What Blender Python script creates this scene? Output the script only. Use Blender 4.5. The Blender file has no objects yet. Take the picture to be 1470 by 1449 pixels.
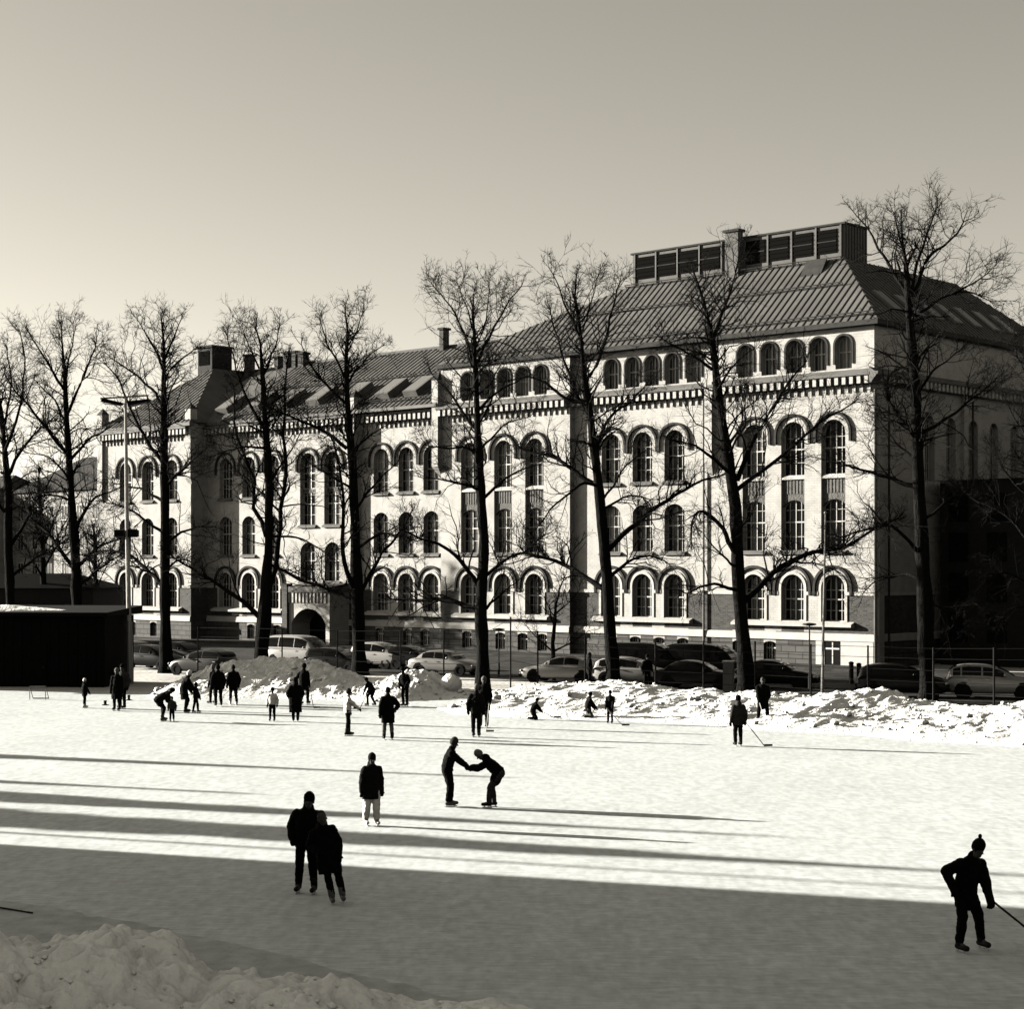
import bpy, bmesh, math, random
import numpy as np
from mathutils import Vector, Matrix, noise

random.seed(7)
rng = np.random.default_rng(7)
scene = bpy.context.scene
COL = scene.collection
R = math.radians

# ---------------------------------------------------------------- camera
CAM_H, FOC, CX, HY = 6.3, 2600.0, 735.0, 815.0      # eye height, focal length in px of a 1470 px frame, horizon row
cam_d = bpy.data.cameras.new('camera')
cam_d.sensor_width = 36.0
cam_d.sensor_fit = 'HORIZONTAL'
cam_d.lens = FOC / 1470.0 * 36.0
cam_d.shift_y = (HY - 724.5) / 1470.0
cam_d.clip_start = 0.5
cam_d.clip_end = 6000.0
cam = bpy.data.objects.new('camera', cam_d)
COL.objects.link(cam)
cam.location = (0, 0, CAM_H)
cam.rotation_euler = (R(90), 0, 0)
scene.camera = cam

# ---------------------------------------------------------------- sky and sun
SUN_AZ = Vector((-0.94, 0.342, 0)).normalized()      # from the scene towards the sun, on the ground
SUN_EL = R(12.5)
world = bpy.data.worlds.new('World')
scene.world = world
world.use_nodes = True
nt = world.node_tree
nt.nodes.clear()
sky = nt.nodes.new('ShaderNodeTexSky')
sky.sky_type = 'NISHITA'
sky.sun_disc = False
sky.sun_elevation = SUN_EL
sky.sun_rotation = math.atan2(SUN_AZ.x, SUN_AZ.y)
sky.air_density = 1.0
sky.dust_density = 0.6
sky.ozone_density = 1.0
sep = nt.nodes.new('ShaderNodeSeparateColor')
# black-and-white film behind a red filter, toned slightly warm
wr = nt.nodes.new('ShaderNodeMath'); wr.operation = 'MULTIPLY'; wr.inputs[1].default_value = 0.80
wg = nt.nodes.new('ShaderNodeMath'); wg.operation = 'MULTIPLY_ADD'; wg.inputs[1].default_value = 0.20
tint = nt.nodes.new('ShaderNodeMix'); tint.data_type = 'RGBA'; tint.blend_type = 'MULTIPLY'
tint.inputs['Factor'].default_value = 1.0
tint.inputs['B'].default_value = (1.0, 0.94, 0.80, 1)
bg = nt.nodes.new('ShaderNodeBackground')
bg.inputs['Strength'].default_value = 0.05
wo = nt.nodes.new('ShaderNodeOutputWorld')
nt.links.new(sky.outputs['Color'], sep.inputs['Color'])
nt.links.new(sep.outputs['Red'], wr.inputs[0])
nt.links.new(sep.outputs['Green'], wg.inputs[0])
nt.links.new(wr.outputs[0], wg.inputs[2])
nt.links.new(wg.outputs[0], tint.inputs['A'])
nt.links.new(tint.outputs['Result'], bg.inputs['Color'])
nt.links.new(bg.outputs['Background'], wo.inputs['Surface'])

sun_d = bpy.data.lights.new('sun', 'SUN')
sun_d.energy = 5.0
sun_d.angle = R(0.5)
sun_d.color = (1.0, 0.955, 0.86)
sun = bpy.data.objects.new('sun', sun_d)
COL.objects.link(sun)
SUN_DIR = Vector((SUN_AZ.x * math.cos(SUN_EL), SUN_AZ.y * math.cos(SUN_EL), math.sin(SUN_EL)))
sun.rotation_euler = SUN_DIR.to_track_quat('Z', 'Y').to_euler()
sun.location = (-60, 40, 60)

scene.view_settings.view_transform = 'Standard'
scene.view_settings.look = 'None'
scene.view_settings.gamma = 1.0
scene.view_settings.use_curve_mapping = False
scene.view_settings.exposure = 2.18
scene.render.engine = 'CYCLES'
scene.cycles.max_bounces = 5
scene.cycles.diffuse_bounces = 0
scene.cycles.glossy_bounces = 3

# ---------------------------------------------------------------- helpers
def at(x, y, Z):
    """point at distance Z seen at photo column x, row y"""
    return Vector(((x - CX) * Z / FOC, Z, CAM_H + (HY - y) * Z / FOC))

def ground(x, y):
    Z = CAM_H * FOC / (y - HY)
    return Vector(((x - CX) * Z / FOC, Z, 0.0))

MATS = {}
def mat(name, col, rough=0.8, var=0.0, scale=4.0, bump=0.0, bscale=30.0, spec=0.08, metal=0.0, stretch=None, col2=None, detail=5.0):
    m = bpy.data.materials.new(name)
    m.use_nodes = True
    n = m.node_tree.nodes; l = m.node_tree.links
    b = n['Principled BSDF']
    if not isinstance(col, (tuple, list)):
        col = (col, col * 0.975, col * 0.93)
    b.inputs['Base Color'].default_value = (*col, 1)
    b.inputs['Roughness'].default_value = rough
    b.inputs['Specular IOR Level'].default_value = spec
    b.inputs['Metallic'].default_value = metal
    if var or bump or col2:
        tc = n.new('ShaderNodeTexCoord')
        src = tc.outputs['Object']
        if stretch:
            mp = n.new('ShaderNodeMapping'); mp.inputs['Scale'].default_value = stretch
            l.new(src, mp.inputs['Vector']); src = mp.outputs['Vector']
    if var or col2:
        nz = n.new('ShaderNodeTexNoise'); nz.inputs['Scale'].default_value = scale; nz.inputs['Detail'].default_value = detail
        l.new(src, nz.inputs['Vector'])
        cr = n.new('ShaderNodeValToRGB')
        cr.color_ramp.elements[0].position = 0.32; cr.color_ramp.elements[1].position = 0.68
        if col2:
            if not isinstance(col2, (tuple, list)): col2 = (col2, col2 * 0.975, col2 * 0.93)
            lo, hi = col, col2
        else:
            lo = tuple(c * (1 - var) for c in col); hi = tuple(min(1, c * (1 + var)) for c in col)
        cr.color_ramp.elements[0].color = (*lo, 1); cr.color_ramp.elements[1].color = (*hi, 1)
        l.new(nz.outputs['Fac'], cr.inputs['Fac']); l.new(cr.outputs['Color'], b.inputs['Base Color'])
    if bump:
        nb = n.new('ShaderNodeTexNoise'); nb.inputs['Scale'].default_value = bscale; nb.inputs['Detail'].default_value = 4
        l.new(src, nb.inputs['Vector'])
        bp = n.new('ShaderNodeBump'); bp.inputs['Strength'].default_value = bump; bp.inputs['Distance'].default_value = 0.1
        l.new(nb.outputs['Fac'], bp.inputs['Height']); l.new(bp.outputs['Normal'], b.inputs['Normal'])
    MATS[name] = m
    return m

def brick_mat(name, c1, c2, mortar, bw, bh, msize, bump=0.6, rough=0.9, axis='XZ'):
    m = bpy.data.materials.new(name); m.use_nodes = True
    n = m.node_tree.nodes; l = m.node_tree.links; b = n['Principled BSDF']
    g = lambda c: (c, c * 0.975, c * 0.93, 1)
    tc = n.new('ShaderNodeTexCoord')
    sp = n.new('ShaderNodeSeparateXYZ'); cb = n.new('ShaderNodeCombineXYZ')
    ad = n.new('ShaderNodeMath'); ad.operation = 'ADD'
    l.new(tc.outputs['Object'], sp.inputs[0]); l.new(sp.outputs['X'], ad.inputs[0]); l.new(sp.outputs['Y'], ad.inputs[1])
    l.new(ad.outputs[0], cb.inputs['X']); l.new(sp.outputs['Z'], cb.inputs['Y'])
    bt = n.new('ShaderNodeTexBrick')
    bt.inputs['Color1'].default_value = g(c1); bt.inputs['Color2'].default_value = g(c2); bt.inputs['Mortar'].default_value = g(mortar)
    bt.inputs['Scale'].default_value = 1.0; bt.inputs['Brick Width'].default_value = bw; bt.inputs['Row Height'].default_value = bh
    bt.inputs['Mortar Size'].default_value = msize; bt.inputs['Bias'].default_value = 0.0
    l.new(cb.outputs[0], bt.inputs['Vector'])
    nz = n.new('ShaderNodeTexNoise'); nz.inputs['Scale'].default_value = 1.3; nz.inputs['Detail'].default_value = 8
    l.new(tc.outputs['Object'], nz.inputs['Vector'])
    mr = n.new('ShaderNodeMapRange'); mr.inputs['From Min'].default_value = 0.3; mr.inputs['From Max'].default_value = 0.7
    mr.inputs['To Min'].default_value = 0.84; mr.inputs['To Max'].default_value = 1.10
    l.new(nz.outputs['Fac'], mr.inputs['Value'])
    mx = n.new('ShaderNodeMix'); mx.data_type = 'RGBA'; mx.blend_type = 'MULTIPLY'; mx.inputs['Factor'].default_value = 1
    l.new(bt.outputs['Color'], mx.inputs['A']); l.new(mr.outputs[0], mx.inputs['B'])
    l.new(mx.outputs['Result'], b.inputs['Base Color'])
    bp = n.new('ShaderNodeBump'); bp.inputs['Strength'].default_value = bump; bp.inputs['Distance'].default_value = 0.03
    l.new(bt.outputs['Fac'], bp.inputs['Height']); bp.invert = True
    l.new(bp.outputs['Normal'], b.inputs['Normal'])
    b.inputs['Roughness'].default_value = rough; b.inputs['Specular IOR Level'].default_value = 0.2
    MATS[name] = m
    return m

class MB:
    """collects faces for one mesh"""
    def __init__(self): self.v = []; self.f = []; self.m = []
    def add(self, vs, fs, mi=0):
        o = len(self.v); self.v.extend([tuple(p) for p in vs])
        for f in fs: self.f.append(tuple(o + i for i in f)); self.m.append(mi)
    def quad(self, a, b, c, d, mi=0): self.add((a, b, c, d), ((0, 1, 2, 3),), mi)
    def poly(self, pts, mi=0): self.add(pts, (tuple(range(len(pts))),), mi)
    def box(self, x0, x1, y0, y1, z0, z1, mi=0):
        self.add(((x0,y0,z0),(x1,y0,z0),(x1,y1,z0),(x0,y1,z0),(x0,y0,z1),(x1,y0,z1),(x1,y1,z1),(x0,y1,z1)),
                 ((0,3,2,1),(4,5,6,7),(0,1,5,4),(1,2,6,5),(2,3,7,6),(3,0,4,7)), mi)
    def tube(self, pts, rad, k=6, mi=0, caps=True):
        pts = [Vector(p) for p in pts]
        if not hasattr(rad, '__len__'): rad = [rad] * len(pts)
        o = len(self.v)
        for i, p in enumerate(pts):
            t = (pts[min(i+1, len(pts)-1)] - pts[max(i-1, 0)]).normalized()
            u = t.cross(Vector((0.31, 0.77, 0.55)) if abs(t.z) > 0.8 else Vector((0, 0, 1))).normalized(); w = t.cross(u)
            for j in range(k):
                a = 2 * math.pi * j / k
                self.v.append(tuple(p + (u * math.cos(a) + w * math.sin(a)) * rad[i]))
        for i in range(len(pts) - 1):
            for j in range(k):
                a = o + i*k + j; b = o + i*k + (j+1) % k
                self.f.append((a, b, b + k, a + k)); self.m.append(mi)
        if caps:
            self.f.append(tuple(o + j for j in range(k))[::-1]); self.m.append(mi)
            e = o + (len(pts)-1)*k
            self.f.append(tuple(e + j for j in range(k))); self.m.append(mi)
    def prism(self, prof, axis, a0, a1, mi=0):
        """prof: 2D outline; axis 'x','y' or 'z' is the extrusion axis"""
        def P(p, a):
            return {'x': (a, p[0], p[1]), 'y': (p[0], a, p[1]), 'z': (p[0], p[1], a)}[axis]
        n = len(prof)
        self.add([P(p, a0) for p in prof] + [P(p, a1) for p in prof],
                 [tuple(range(n))[::-1], tuple(range(n, 2*n))] + [(i, (i+1) % n, n + (i+1) % n, n + i) for i in range(n)], mi)
    def sphere(self, c, r, k=10, h=6, sc=(1,1,1), mi=0):
        o = len(self.v); c = Vector(c)
        for i in range(h + 1):
            ph = math.pi * i / h
            for j in range(k):
                a = 2*math.pi*j/k
                self.v.append((c.x + r*sc[0]*math.sin(ph)*math.cos(a), c.y + r*sc[1]*math.sin(ph)*math.sin(a), c.z + r*sc[2]*math.cos(ph)))
        for i in range(h):
            for j in range(k):
                a = o+i*k+j; b = o+i*k+(j+1)%k
                self.f.append((a, a+k, b+k, b)); self.m.append(mi)
    def mesh(self, name, mats, smooth=False):
        me = bpy.data.meshes.new(name)
        me.from_pydata(self.v, [], self.f)
        if not isinstance(mats, (list, tuple)): mats = [mats]
        for m in mats: me.materials.append(MATS[m] if isinstance(m, str) else m)
        if len(mats) > 1: me.polygons.foreach_set('material_index', self.m)
        if smooth: me.polygons.foreach_set('use_smooth', [True] * len(self.f))
        me.update()
        return me
    def build(self, name, mats, parent=None, smooth=False):
        return link(name, self.mesh(name, mats, smooth), parent)

def link(name, me, parent=None, loc=None, rot=None):
    o = bpy.data.objects.new(name, me); COL.objects.link(o)
    if parent: o.parent = parent
    if loc is not None: o.location = loc
    if rot is not None: o.rotation_euler = rot
    return o

def tag(o, label=None, cat=None, group=None, kind=None):
    if label: o['label'] = label
    if cat: o['category'] = cat
    if group: o['group'] = group
    if kind: o['kind'] = kind
    return o

def empty(name, loc=(0,0,0), rz=0.0):
    o = bpy.data.objects.new(name, None); COL.objects.link(o)
    o.empty_display_size = 0.3
    o.location = loc; o.rotation_euler = (0, 0, rz)
    return o

def fast_mesh(name, V, F, material, smooth=True):
    """numpy arrays: V (n,3), F (m,k) with k corners each"""
    me = bpy.data.meshes.new(name)
    me.vertices.add(len(V)); me.vertices.foreach_set('co', np.ascontiguousarray(V, dtype=np.float32).ravel())
    k = F.shape[1]
    me.loops.add(F.size); me.loops.foreach_set('vertex_index', np.ascontiguousarray(F, dtype=np.int32).ravel())
    me.polygons.add(len(F))
    me.polygons.foreach_set('loop_start', np.arange(0, F.size, k, dtype=np.int32))
    me.update(calc_edges=True)
    if smooth: me.polygons.foreach_set('use_smooth', np.ones(len(F), dtype=bool))
    me.materials.append(MATS[material] if isinstance(material, str) else material)
    return me

def tubes(P, Rd, k):
    """P (M,n,3) polylines, Rd (M,n) radii -> verts, quads"""
    M, n, _ = P.shape
    T = np.empty_like(P)
    T[:, 1:-1] = P[:, 2:] - P[:, :-2]; T[:, 0] = P[:, 1] - P[:, 0]; T[:, -1] = P[:, -1] - P[:, -2]
    T /= np.linalg.norm(T, axis=2, keepdims=True) + 1e-9
    ref = np.where(np.abs(T[:, :, 2:3]) > 0.85, np.array([[[0.9, 0.3, 0.1]]]), np.array([[[0.0, 0.0, 1.0]]]))
    U = np.cross(T, ref); U /= np.linalg.norm(U, axis=2, keepdims=True) + 1e-9
    W = np.cross(T, U)
    a = np.arange(k) * 2 * np.pi / k
    ring = (U[:, :, None, :] * np.cos(a)[None, None, :, None] + W[:, :, None, :] * np.sin(a)[None, None, :, None])
    V = P[:, :, None, :] + ring * Rd[:, :, None, None]
    base = (np.arange(M) * n * k)[:, None, None] + (np.arange(n - 1) * k)[None, :, None]
    j = np.arange(k)[None, None, :]; j2 = (np.arange(k) + 1) % k
    A = base + j; B = base + j2[None, None, :]
    F = np.stack([A, B, B + k, A + k], axis=-1).reshape(-1, 4)
    return V.reshape(-1, 3), F

# ---------------------------------------------------------------- materials
mat('ground_snow', 0.50, 0.9, var=0.18, scale=0.35, bump=0.4, bscale=3.0, spec=0.1)
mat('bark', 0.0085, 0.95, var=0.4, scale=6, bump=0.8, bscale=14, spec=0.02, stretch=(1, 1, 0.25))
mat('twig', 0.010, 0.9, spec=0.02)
mat('frame_white', 0.40, 0.6, spec=0.2)
mat('glass', 0.005, 0.08, spec=0.16)
mat('roof_metal', 0.085, 0.6, var=0.22, scale=0.5, spec=0.12, stretch=(1, 1, 1))
mat('roof_seam', 0.035, 0.6)
mat('ledge', 0.10, 0.7, var=0.2, scale=1.2)
mat('moulding', 0.03, 0.85, var=0.2, scale=3)
mat('spandrel', 0.095, 0.9, var=0.3, scale=9, bump=0.6, bscale=12)
mat('stone_white', 0.36, 0.8, var=0.1, scale=1.5, bump=0.2, bscale=8)
mat('louvre', 0.006, 0.9, spec=0.0)
mat('cladding', 0.075, 0.6, var=0.15, scale=1.0)
mat('black_iron', 0.010, 0.6)
mat('black_paint', 0.006, 0.7, spec=0.02)
mat('steel', 0.16, 0.45, metal=0.3)
mat('asphalt', 0.018, 0.9, var=0.3, scale=0.6, col2=0.055, bump=0.3, bscale=20)
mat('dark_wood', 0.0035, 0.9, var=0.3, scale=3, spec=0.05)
mat('tyre', 0.008, 0.9)
mat('rim', 0.35, 0.35, metal=0.6)
mat('lamp_glass', 0.5, 0.15, spec=0.5)
mat('tail_lamp', 0.10, 0.2, spec=0.5)
mat('car_silver', 0.26, 0.32, spec=0.4, metal=0.35)
mat('car_white', 0.28, 0.35, spec=0.3)
mat('car_black', 0.004, 0.3, spec=0.10)
mat('car_grey', 0.04, 0.3, spec=0.3, metal=0.3)
mat('skin', 0.05, 0.6)
mat('cloth_black', 0.0032, 0.95, spec=0.05)
mat('cloth_dark', 0.009, 0.95, spec=0.05, var=0.3, scale=30)
mat('cloth_grey', 0.04, 0.95, spec=0.05, var=0.2, scale=20)
mat('cloth_mid', 0.13, 0.95, spec=0.05, var=0.15, scale=20)
mat('cloth_white', 0.80, 0.95, spec=0.05)
mat('blade_steel', 0.45, 0.3, metal=0.7)
mat('boot_black', 0.010, 0.6)
mat('boot_grey', 0.10, 0.6)
mat('boot_white', 0.75, 0.6)
mat('stick_dark', 0.012, 0.6)
mat('stick_light', 0.35, 0.6)
brick_mat('plaster', 0.345, 0.315, 0.26, 0.42, 0.16, 0.012, bump=0.35)
brick_mat('dark_brick', 0.06, 0.03, 0.07, 0.36, 0.13, 0.014, bump=0.9)
brick_mat('granite', 0.075, 0.05, 0.022, 1.1, 0.42, 0.03, bump=1.0)
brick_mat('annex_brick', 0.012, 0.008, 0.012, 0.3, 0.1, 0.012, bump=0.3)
brick_mat('far_plaster', 0.24, 0.22, 0.20, 0.6, 0.3, 0.01, bump=0.1)
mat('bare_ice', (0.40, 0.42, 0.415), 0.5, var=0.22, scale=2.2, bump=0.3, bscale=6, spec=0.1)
mat('glass_pale', 0.04, 0.12, spec=0.16, var=0.4, scale=1.2)
mat('curtain', 0.14, 0.3, spec=0.2, var=0.3, scale=3, stretch=(3, 1, 0.3))
# ---------------------------------------------------------------- ground, ice, road
def sheet(name, pts, z, material, n=1):
    mb = MB(); mb.poly([(p[0], p[1], z) for p in pts]); return tag(mb.build(name, material), kind='structure')

sheet('ground', [(-3000, -3000), (3000, -3000), (3000, 3000), (-3000, 3000)], 0.0, 'ground_snow')

def ice_material():
    m = bpy.data.materials.new('ice'); m.use_nodes = True
    n = m.node_tree.nodes; l = m.node_tree.links; b = n['Principled BSDF']
    tc = n.new('ShaderNodeTexCoord')
    def nz(scale, stretch, rot, det=6):
        mp = n.new('ShaderNodeMapping'); mp.inputs['Scale'].default_value = stretch; mp.inputs['Rotation'].default_value = (0, 0, rot)
        t = n.new('ShaderNodeTexNoise'); t.inputs['Scale'].default_value = scale; t.inputs['Detail'].default_value = det
        l.new(tc.outputs['Object'], mp.inputs['Vector']); l.new(mp.outputs['Vector'], t.inputs['Vector']); return t
    a = nz(0.16, (1, 1, 1), 0.2, 4)                   # broad wear
    s1 = nz(1.1, (1, 0.55, 1), 0.5, 12)               # scuffed patches and fine scratches
    s2 = nz(5.0, (1, 0.35, 1), -0.6, 10)
    s3 = nz(7.0, (0.3, 1.2, 1), 0.9, 10)
    mx2 = n.new('ShaderNodeMath'); mx2.operation = 'ADD'; l.new(s2.outputs['Fac'], mx2.inputs[0]); l.new(s3.outputs['Fac'], mx2.inputs[1])
    mx3 = n.new('ShaderNodeMath'); mx3.operation = 'MULTIPLY_ADD'; mx3.inputs[1].default_value = 0.4; l.new(s1.outputs['Fac'], mx3.inputs[0]); l.new(mx2.outputs[0], mx3.inputs[2])
    r1 = n.new('ShaderNodeMapRange'); r1.inputs['From Min'].default_value = 0.95; r1.inputs['From Max'].default_value = 1.45
    r1.inputs['To Min'].default_value = 0.76; r1.inputs['To Max'].default_value = 1.10
    l.new(mx3.outputs[0], r1.inputs['Value'])
    # skate cuts: thin curved pale lines from three warped cell patterns
    prev = r1.outputs[0]
    for sc_, st_, rot_ in ((0.55, (1, 0.35, 1), 0.7), (0.7, (0.3, 1, 1), 0.2), (0.9, (1, 0.5, 1), -0.5)):
        mp = n.new('ShaderNodeMapping'); mp.inputs['Scale'].default_value = st_; mp.inputs['Rotation'].default_value = (0, 0, rot_)
        wn = n.new('ShaderNodeTexNoise'); wn.inputs['Scale'].default_value = 0.5; wn.inputs['Detail'].default_value = 2
        ad = n.new('ShaderNodeVectorMath'); ad.operation = 'MULTIPLY_ADD'; ad.inputs[1].default_value = (1.2, 1.2, 0)
        l.new(tc.outputs['Object'], wn.inputs['Vector']); l.new(wn.outputs['Color'], ad.inputs[0]); l.new(tc.outputs['Object'], ad.inputs[2])
        l.new(ad.outputs[0], mp.inputs['Vector'])
        vo = n.new('ShaderNodeTexVoronoi'); vo.feature = 'DISTANCE_TO_EDGE'; vo.inputs['Scale'].default_value = sc_
        l.new(mp.outputs[0], vo.inputs['Vector'])
        rr = n.new('ShaderNodeMapRange'); rr.inputs['From Min'].default_value = 0.0; rr.inputs['From Max'].default_value = 0.035
        rr.inputs['To Min'].default_value = 1.055; rr.inputs['To Max'].default_value = 1.0
        l.new(vo.outputs['Distance'], rr.inputs['Value'])
        mm = n.new('ShaderNodeMath'); mm.operation = 'MULTIPLY'; l.new(prev, mm.inputs[0]); l.new(rr.outputs[0], mm.inputs[1]); prev = mm.outputs[0]
    r2 = n.new('ShaderNodeMapRange'); r2.inputs['From Min'].default_value = 0.3; r2.inputs['From Max'].default_value = 0.7
    r2.inputs['To Min'].default_value = 0.575; r2.inputs['To Max'].default_value = 0.63
    l.new(a.outputs['Fac'], r2.inputs['Value'])
    mu = n.new('ShaderNodeMath'); mu.operation = 'MULTIPLY'; l.new(prev, mu.inputs[0]); l.new(r2.outputs[0], mu.inputs[1])
    cc = n.new('ShaderNodeMix'); cc.data_type = 'RGBA'; cc.blend_type = 'MULTIPLY'; cc.inputs['Factor'].default_value = 1
    cc.inputs['B'].default_value = (0.955, 1.0, 1.0, 1)
    l.new(mu.outputs[0], cc.inputs['A']); l.new(cc.outputs['Result'], b.inputs['Base Color'])
    bp = n.new('ShaderNodeBump'); bp.inputs['Strength'].default_value = 0.10; bp.inputs['Distance'].default_value = 0.02
    l.new(mx2.outputs[0], bp.inputs['Height']); l.new(bp.outputs['Normal'], b.inputs['Normal'])
    b.inputs['Roughness'].default_value = 0.55; b.inputs['Specular IOR Level'].default_value = 0.12
    MATS['ice'] = m
ice_material()
sheet('ice_rink', [(-70, 12), (60, 12), (60, 72), (24, 80), (6, 90), (-20, 92), (-70, 96)], 0.004, 'ice')
_tr = random.Random(3)
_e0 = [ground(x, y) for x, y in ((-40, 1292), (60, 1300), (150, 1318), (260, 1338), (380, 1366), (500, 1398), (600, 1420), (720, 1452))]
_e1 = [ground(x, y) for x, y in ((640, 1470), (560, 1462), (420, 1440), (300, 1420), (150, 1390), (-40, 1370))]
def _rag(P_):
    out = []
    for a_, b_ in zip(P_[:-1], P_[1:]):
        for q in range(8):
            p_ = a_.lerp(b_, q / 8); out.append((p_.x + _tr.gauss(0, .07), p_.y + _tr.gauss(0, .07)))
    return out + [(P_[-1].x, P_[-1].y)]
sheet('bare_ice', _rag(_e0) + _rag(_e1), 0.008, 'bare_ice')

def snow_material():
    m = bpy.data.materials.new('snow'); m.use_nodes = True
    n = m.node_tree.nodes; l = m.node_tree.links; b = n['Principled BSDF']
    tc = n.new('ShaderNodeTexCoord')
    t = n.new('ShaderNodeTexNoise'); t.inputs['Scale'].default_value = 2.2; t.inputs['Detail'].default_value = 8
    l.new(tc.outputs['Object'], t.inputs['Vector'])
    cr = n.new('ShaderNodeValToRGB')
    cr.color_ramp.elements[0].position = 0.30; cr.color_ramp.elements[0].color = (0.78, 0.78, 0.76, 1)
    cr.color_ramp.elements[1].position = 0.46; cr.color_ramp.elements[1].color = (0.93, 0.93, 0.91, 1)
    l.new(t.outputs['Fac'], cr.inputs['Fac']); l.new(cr.outputs['Color'], b.inputs['Base Color'])
    t2 = n.new('ShaderNodeTexNoise'); t2.inputs['Scale'].default_value = 6.0; t2.inputs['Detail'].default_value = 8
    l.new(tc.outputs['Object'], t2.inputs['Vector'])
    bp = n.new('ShaderNodeBump'); bp.inputs['Strength'].default_value = 0.8; bp.inputs['Distance'].default_value = 0.12
    l.new(t2.outputs['Fac'], bp.inputs['Height']); l.new(bp.outputs['Normal'], b.inputs['Normal'])
    b.inputs['Roughness'].default_value = 0.85; b.inputs['Specular IOR Level'].default_value = 0.1
    MATS['snow'] = m
snow_material()

# building frame: local x runs along the front (right corner is x = 0, left is negative), local y goes into the block
DIRX = Vector((0.737, -0.676, 0)).normalized()
DIRY = Vector((0.676, 0.737, 0)).normalized()
BLD = Vector(((1258 - CX) * 113.0 / FOC, 113.0, 0))
BROT = math.atan2(DIRX.y, DIRX.x)
def fx(px, n=0.0):
    """local x on the front plane that stands n metres proud, seen at photo column px"""
    u = (px - CX) / FOC
    o = BLD - DIRY * n
    # o + x*DIRX : (ox + x dx) = u (oy + x dy)
    return (u * o.y - o.x) / (DIRX.x - u * DIRX.y)
def bw(x, y, z=0.0):
    p = BLD + DIRX * x + DIRY * y
    return Vector((p.x, p.y, z))

road = [bw(60, -24), bw(60, -4.2), bw(-130, -4.2), bw(-130, -24)]
sheet('road', road, 0.006, 'asphalt')
mb = MB()
for (y0, y1) in ((-4.2, -0.2),):
    pts = [bw(60, y0), bw(60, y1), bw(-130, y1), bw(-130, y0)]
    v = [(p.x, p.y, 0.0) for p in pts] + [(p.x, p.y, 0.12) for p in pts]
    mb.add(v, ((4,5,6,7), (0,1,5,4), (1,2,6,5), (2,3,7,6), (3,0,4,7)))
tag(mb.build('pavement', 'asphalt'), kind='structure')

# ---------------------------------------------------------------- the school building
school = empty('school_building', BLD, BROT)
tag(school, 'long pale plaster and brick school with arched windows and steep metal roofs', 'building')

ARCN = 12
def arch(a, rise, n=ARCN):
    """points of an arch of half width a and given rise, from -a to a (z above spring)"""
    if rise >= a * 0.999:
        return [(-a * math.cos(math.pi * i / n), a * math.sin(math.pi * i / n)) for i in range(n + 1)]
    rad = (a * a + rise * rise) / (2 * rise); th = math.asin(a / rad)
    return [(rad * math.sin(-th + 2 * th * i / n), rad * math.cos(-th + 2 * th * i / n) - (rad - rise)) for i in range(n + 1)]

def outline(a, H, rise):
    """opening outline, bottom left first, counter clockwise around the top, z from 0"""
    hs = H - rise
    return [(-a, 0)] + [(x, hs + z) for x, z in arch(a, rise)] + [(a, 0)]

WIN_CACHE = {}
def window_meshes(a, H, rise):
    key = (round(a, 2), round(H, 2), round(rise, 2))
    if key in WIN_CACHE: return WIN_CACHE[key]
    hs = H - rise
    fr = MB(); t = 0.07
    o = outline(a, H, rise); ai = a - t
    inn = [(-ai, t)] + [(x * ai / a, hs + z * (rise - t) / rise if rise else hs) for x, z in arch(a, rise)] + [(ai, t)]
    n = len(o)
    for i in range(n):
        j = (i + 1) % n
        fr.quad((o[i][0], 0, o[i][1]), (o[j][0], 0, o[j][1]), (inn[j][0], 0, inn[j][1]), (inn[i][0], 0, inn[i][1]))
        fr.quad((inn[i][0], 0, inn[i][1]), (inn[j][0], 0, inn[j][1]), (inn[j][0], 0.08, inn[j][1]), (inn[i][0], 0.08, inn[i][1]))
    zt = hs * (0.66 if H > 2.4 else 0.72)                 # transom height
    def arcz(x): 
        if rise >= a * 0.999: return hs + math.sqrt(max(0, a*a - x*x))
        rad = (a*a + rise*rise) / (2*rise); return hs + math.sqrt(max(0, rad*rad - x*x)) - (rad - rise)
    fr.box(-0.045, 0.045, -0.03, 0.06, t, arcz(0.05) - 0.03)
    fr.box(-ai, ai, -0.045, 0.06, zt - 0.04, zt + 0.04)
    for s in (-1, 1):
        xm = s * ai * 0.52
        fr.box(xm - 0.018, xm + 0.018, -0.015, 0.06, zt + 0.05, arcz(xm) - 0.04)
        fr.box(xm - 0.018, xm + 0.018, -0.015, 0.06, t, zt - 0.05)
    for zz in ((zt * 0.5, ) if zt > 1.2 else ()):
        fr.box(-ai, ai, -0.012, 0.06, zz - 0.016, zz + 0.016)
    zz = zt + 0.05 + (hs - zt) * 0.75
    if hs - zt > 0.5: fr.box(-ai * 0.99, ai * 0.99, -0.012, 0.06, zz - 0.016, zz + 0.016)
    frame = fr.mesh('window_frame', 'frame_white')
    panes = []
    for pmn in ('glass', 'glass_pale', 'curtain'):
      panes.append([])
      for s in (-1, 1):
        p = MB(); x0, x1 = sorted((s * 0.04, s * (a - 0.03)))
        p.quad((x0, 0.05, 0.02), (x1, 0.05, 0.02), (x1, 0.05, zt), (x0, 0.05, zt)); panes[-1].append(p.mesh('pane', pmn))
        p = MB(); xs = [s * (0.04 + (a - 0.07) * i / 6) for i in range(7)]
        p.poly([(xs[0], 0.05, zt)] + [(x, 0.05, arcz(x) - 0.02) for x in xs] + [(xs[-1], 0.05, zt)]); panes[-1].append(p.mesh('pane', pmn))
    WIN_CACHE[key] = (frame, panes)
    return WIN_CACHE[key]

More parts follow.
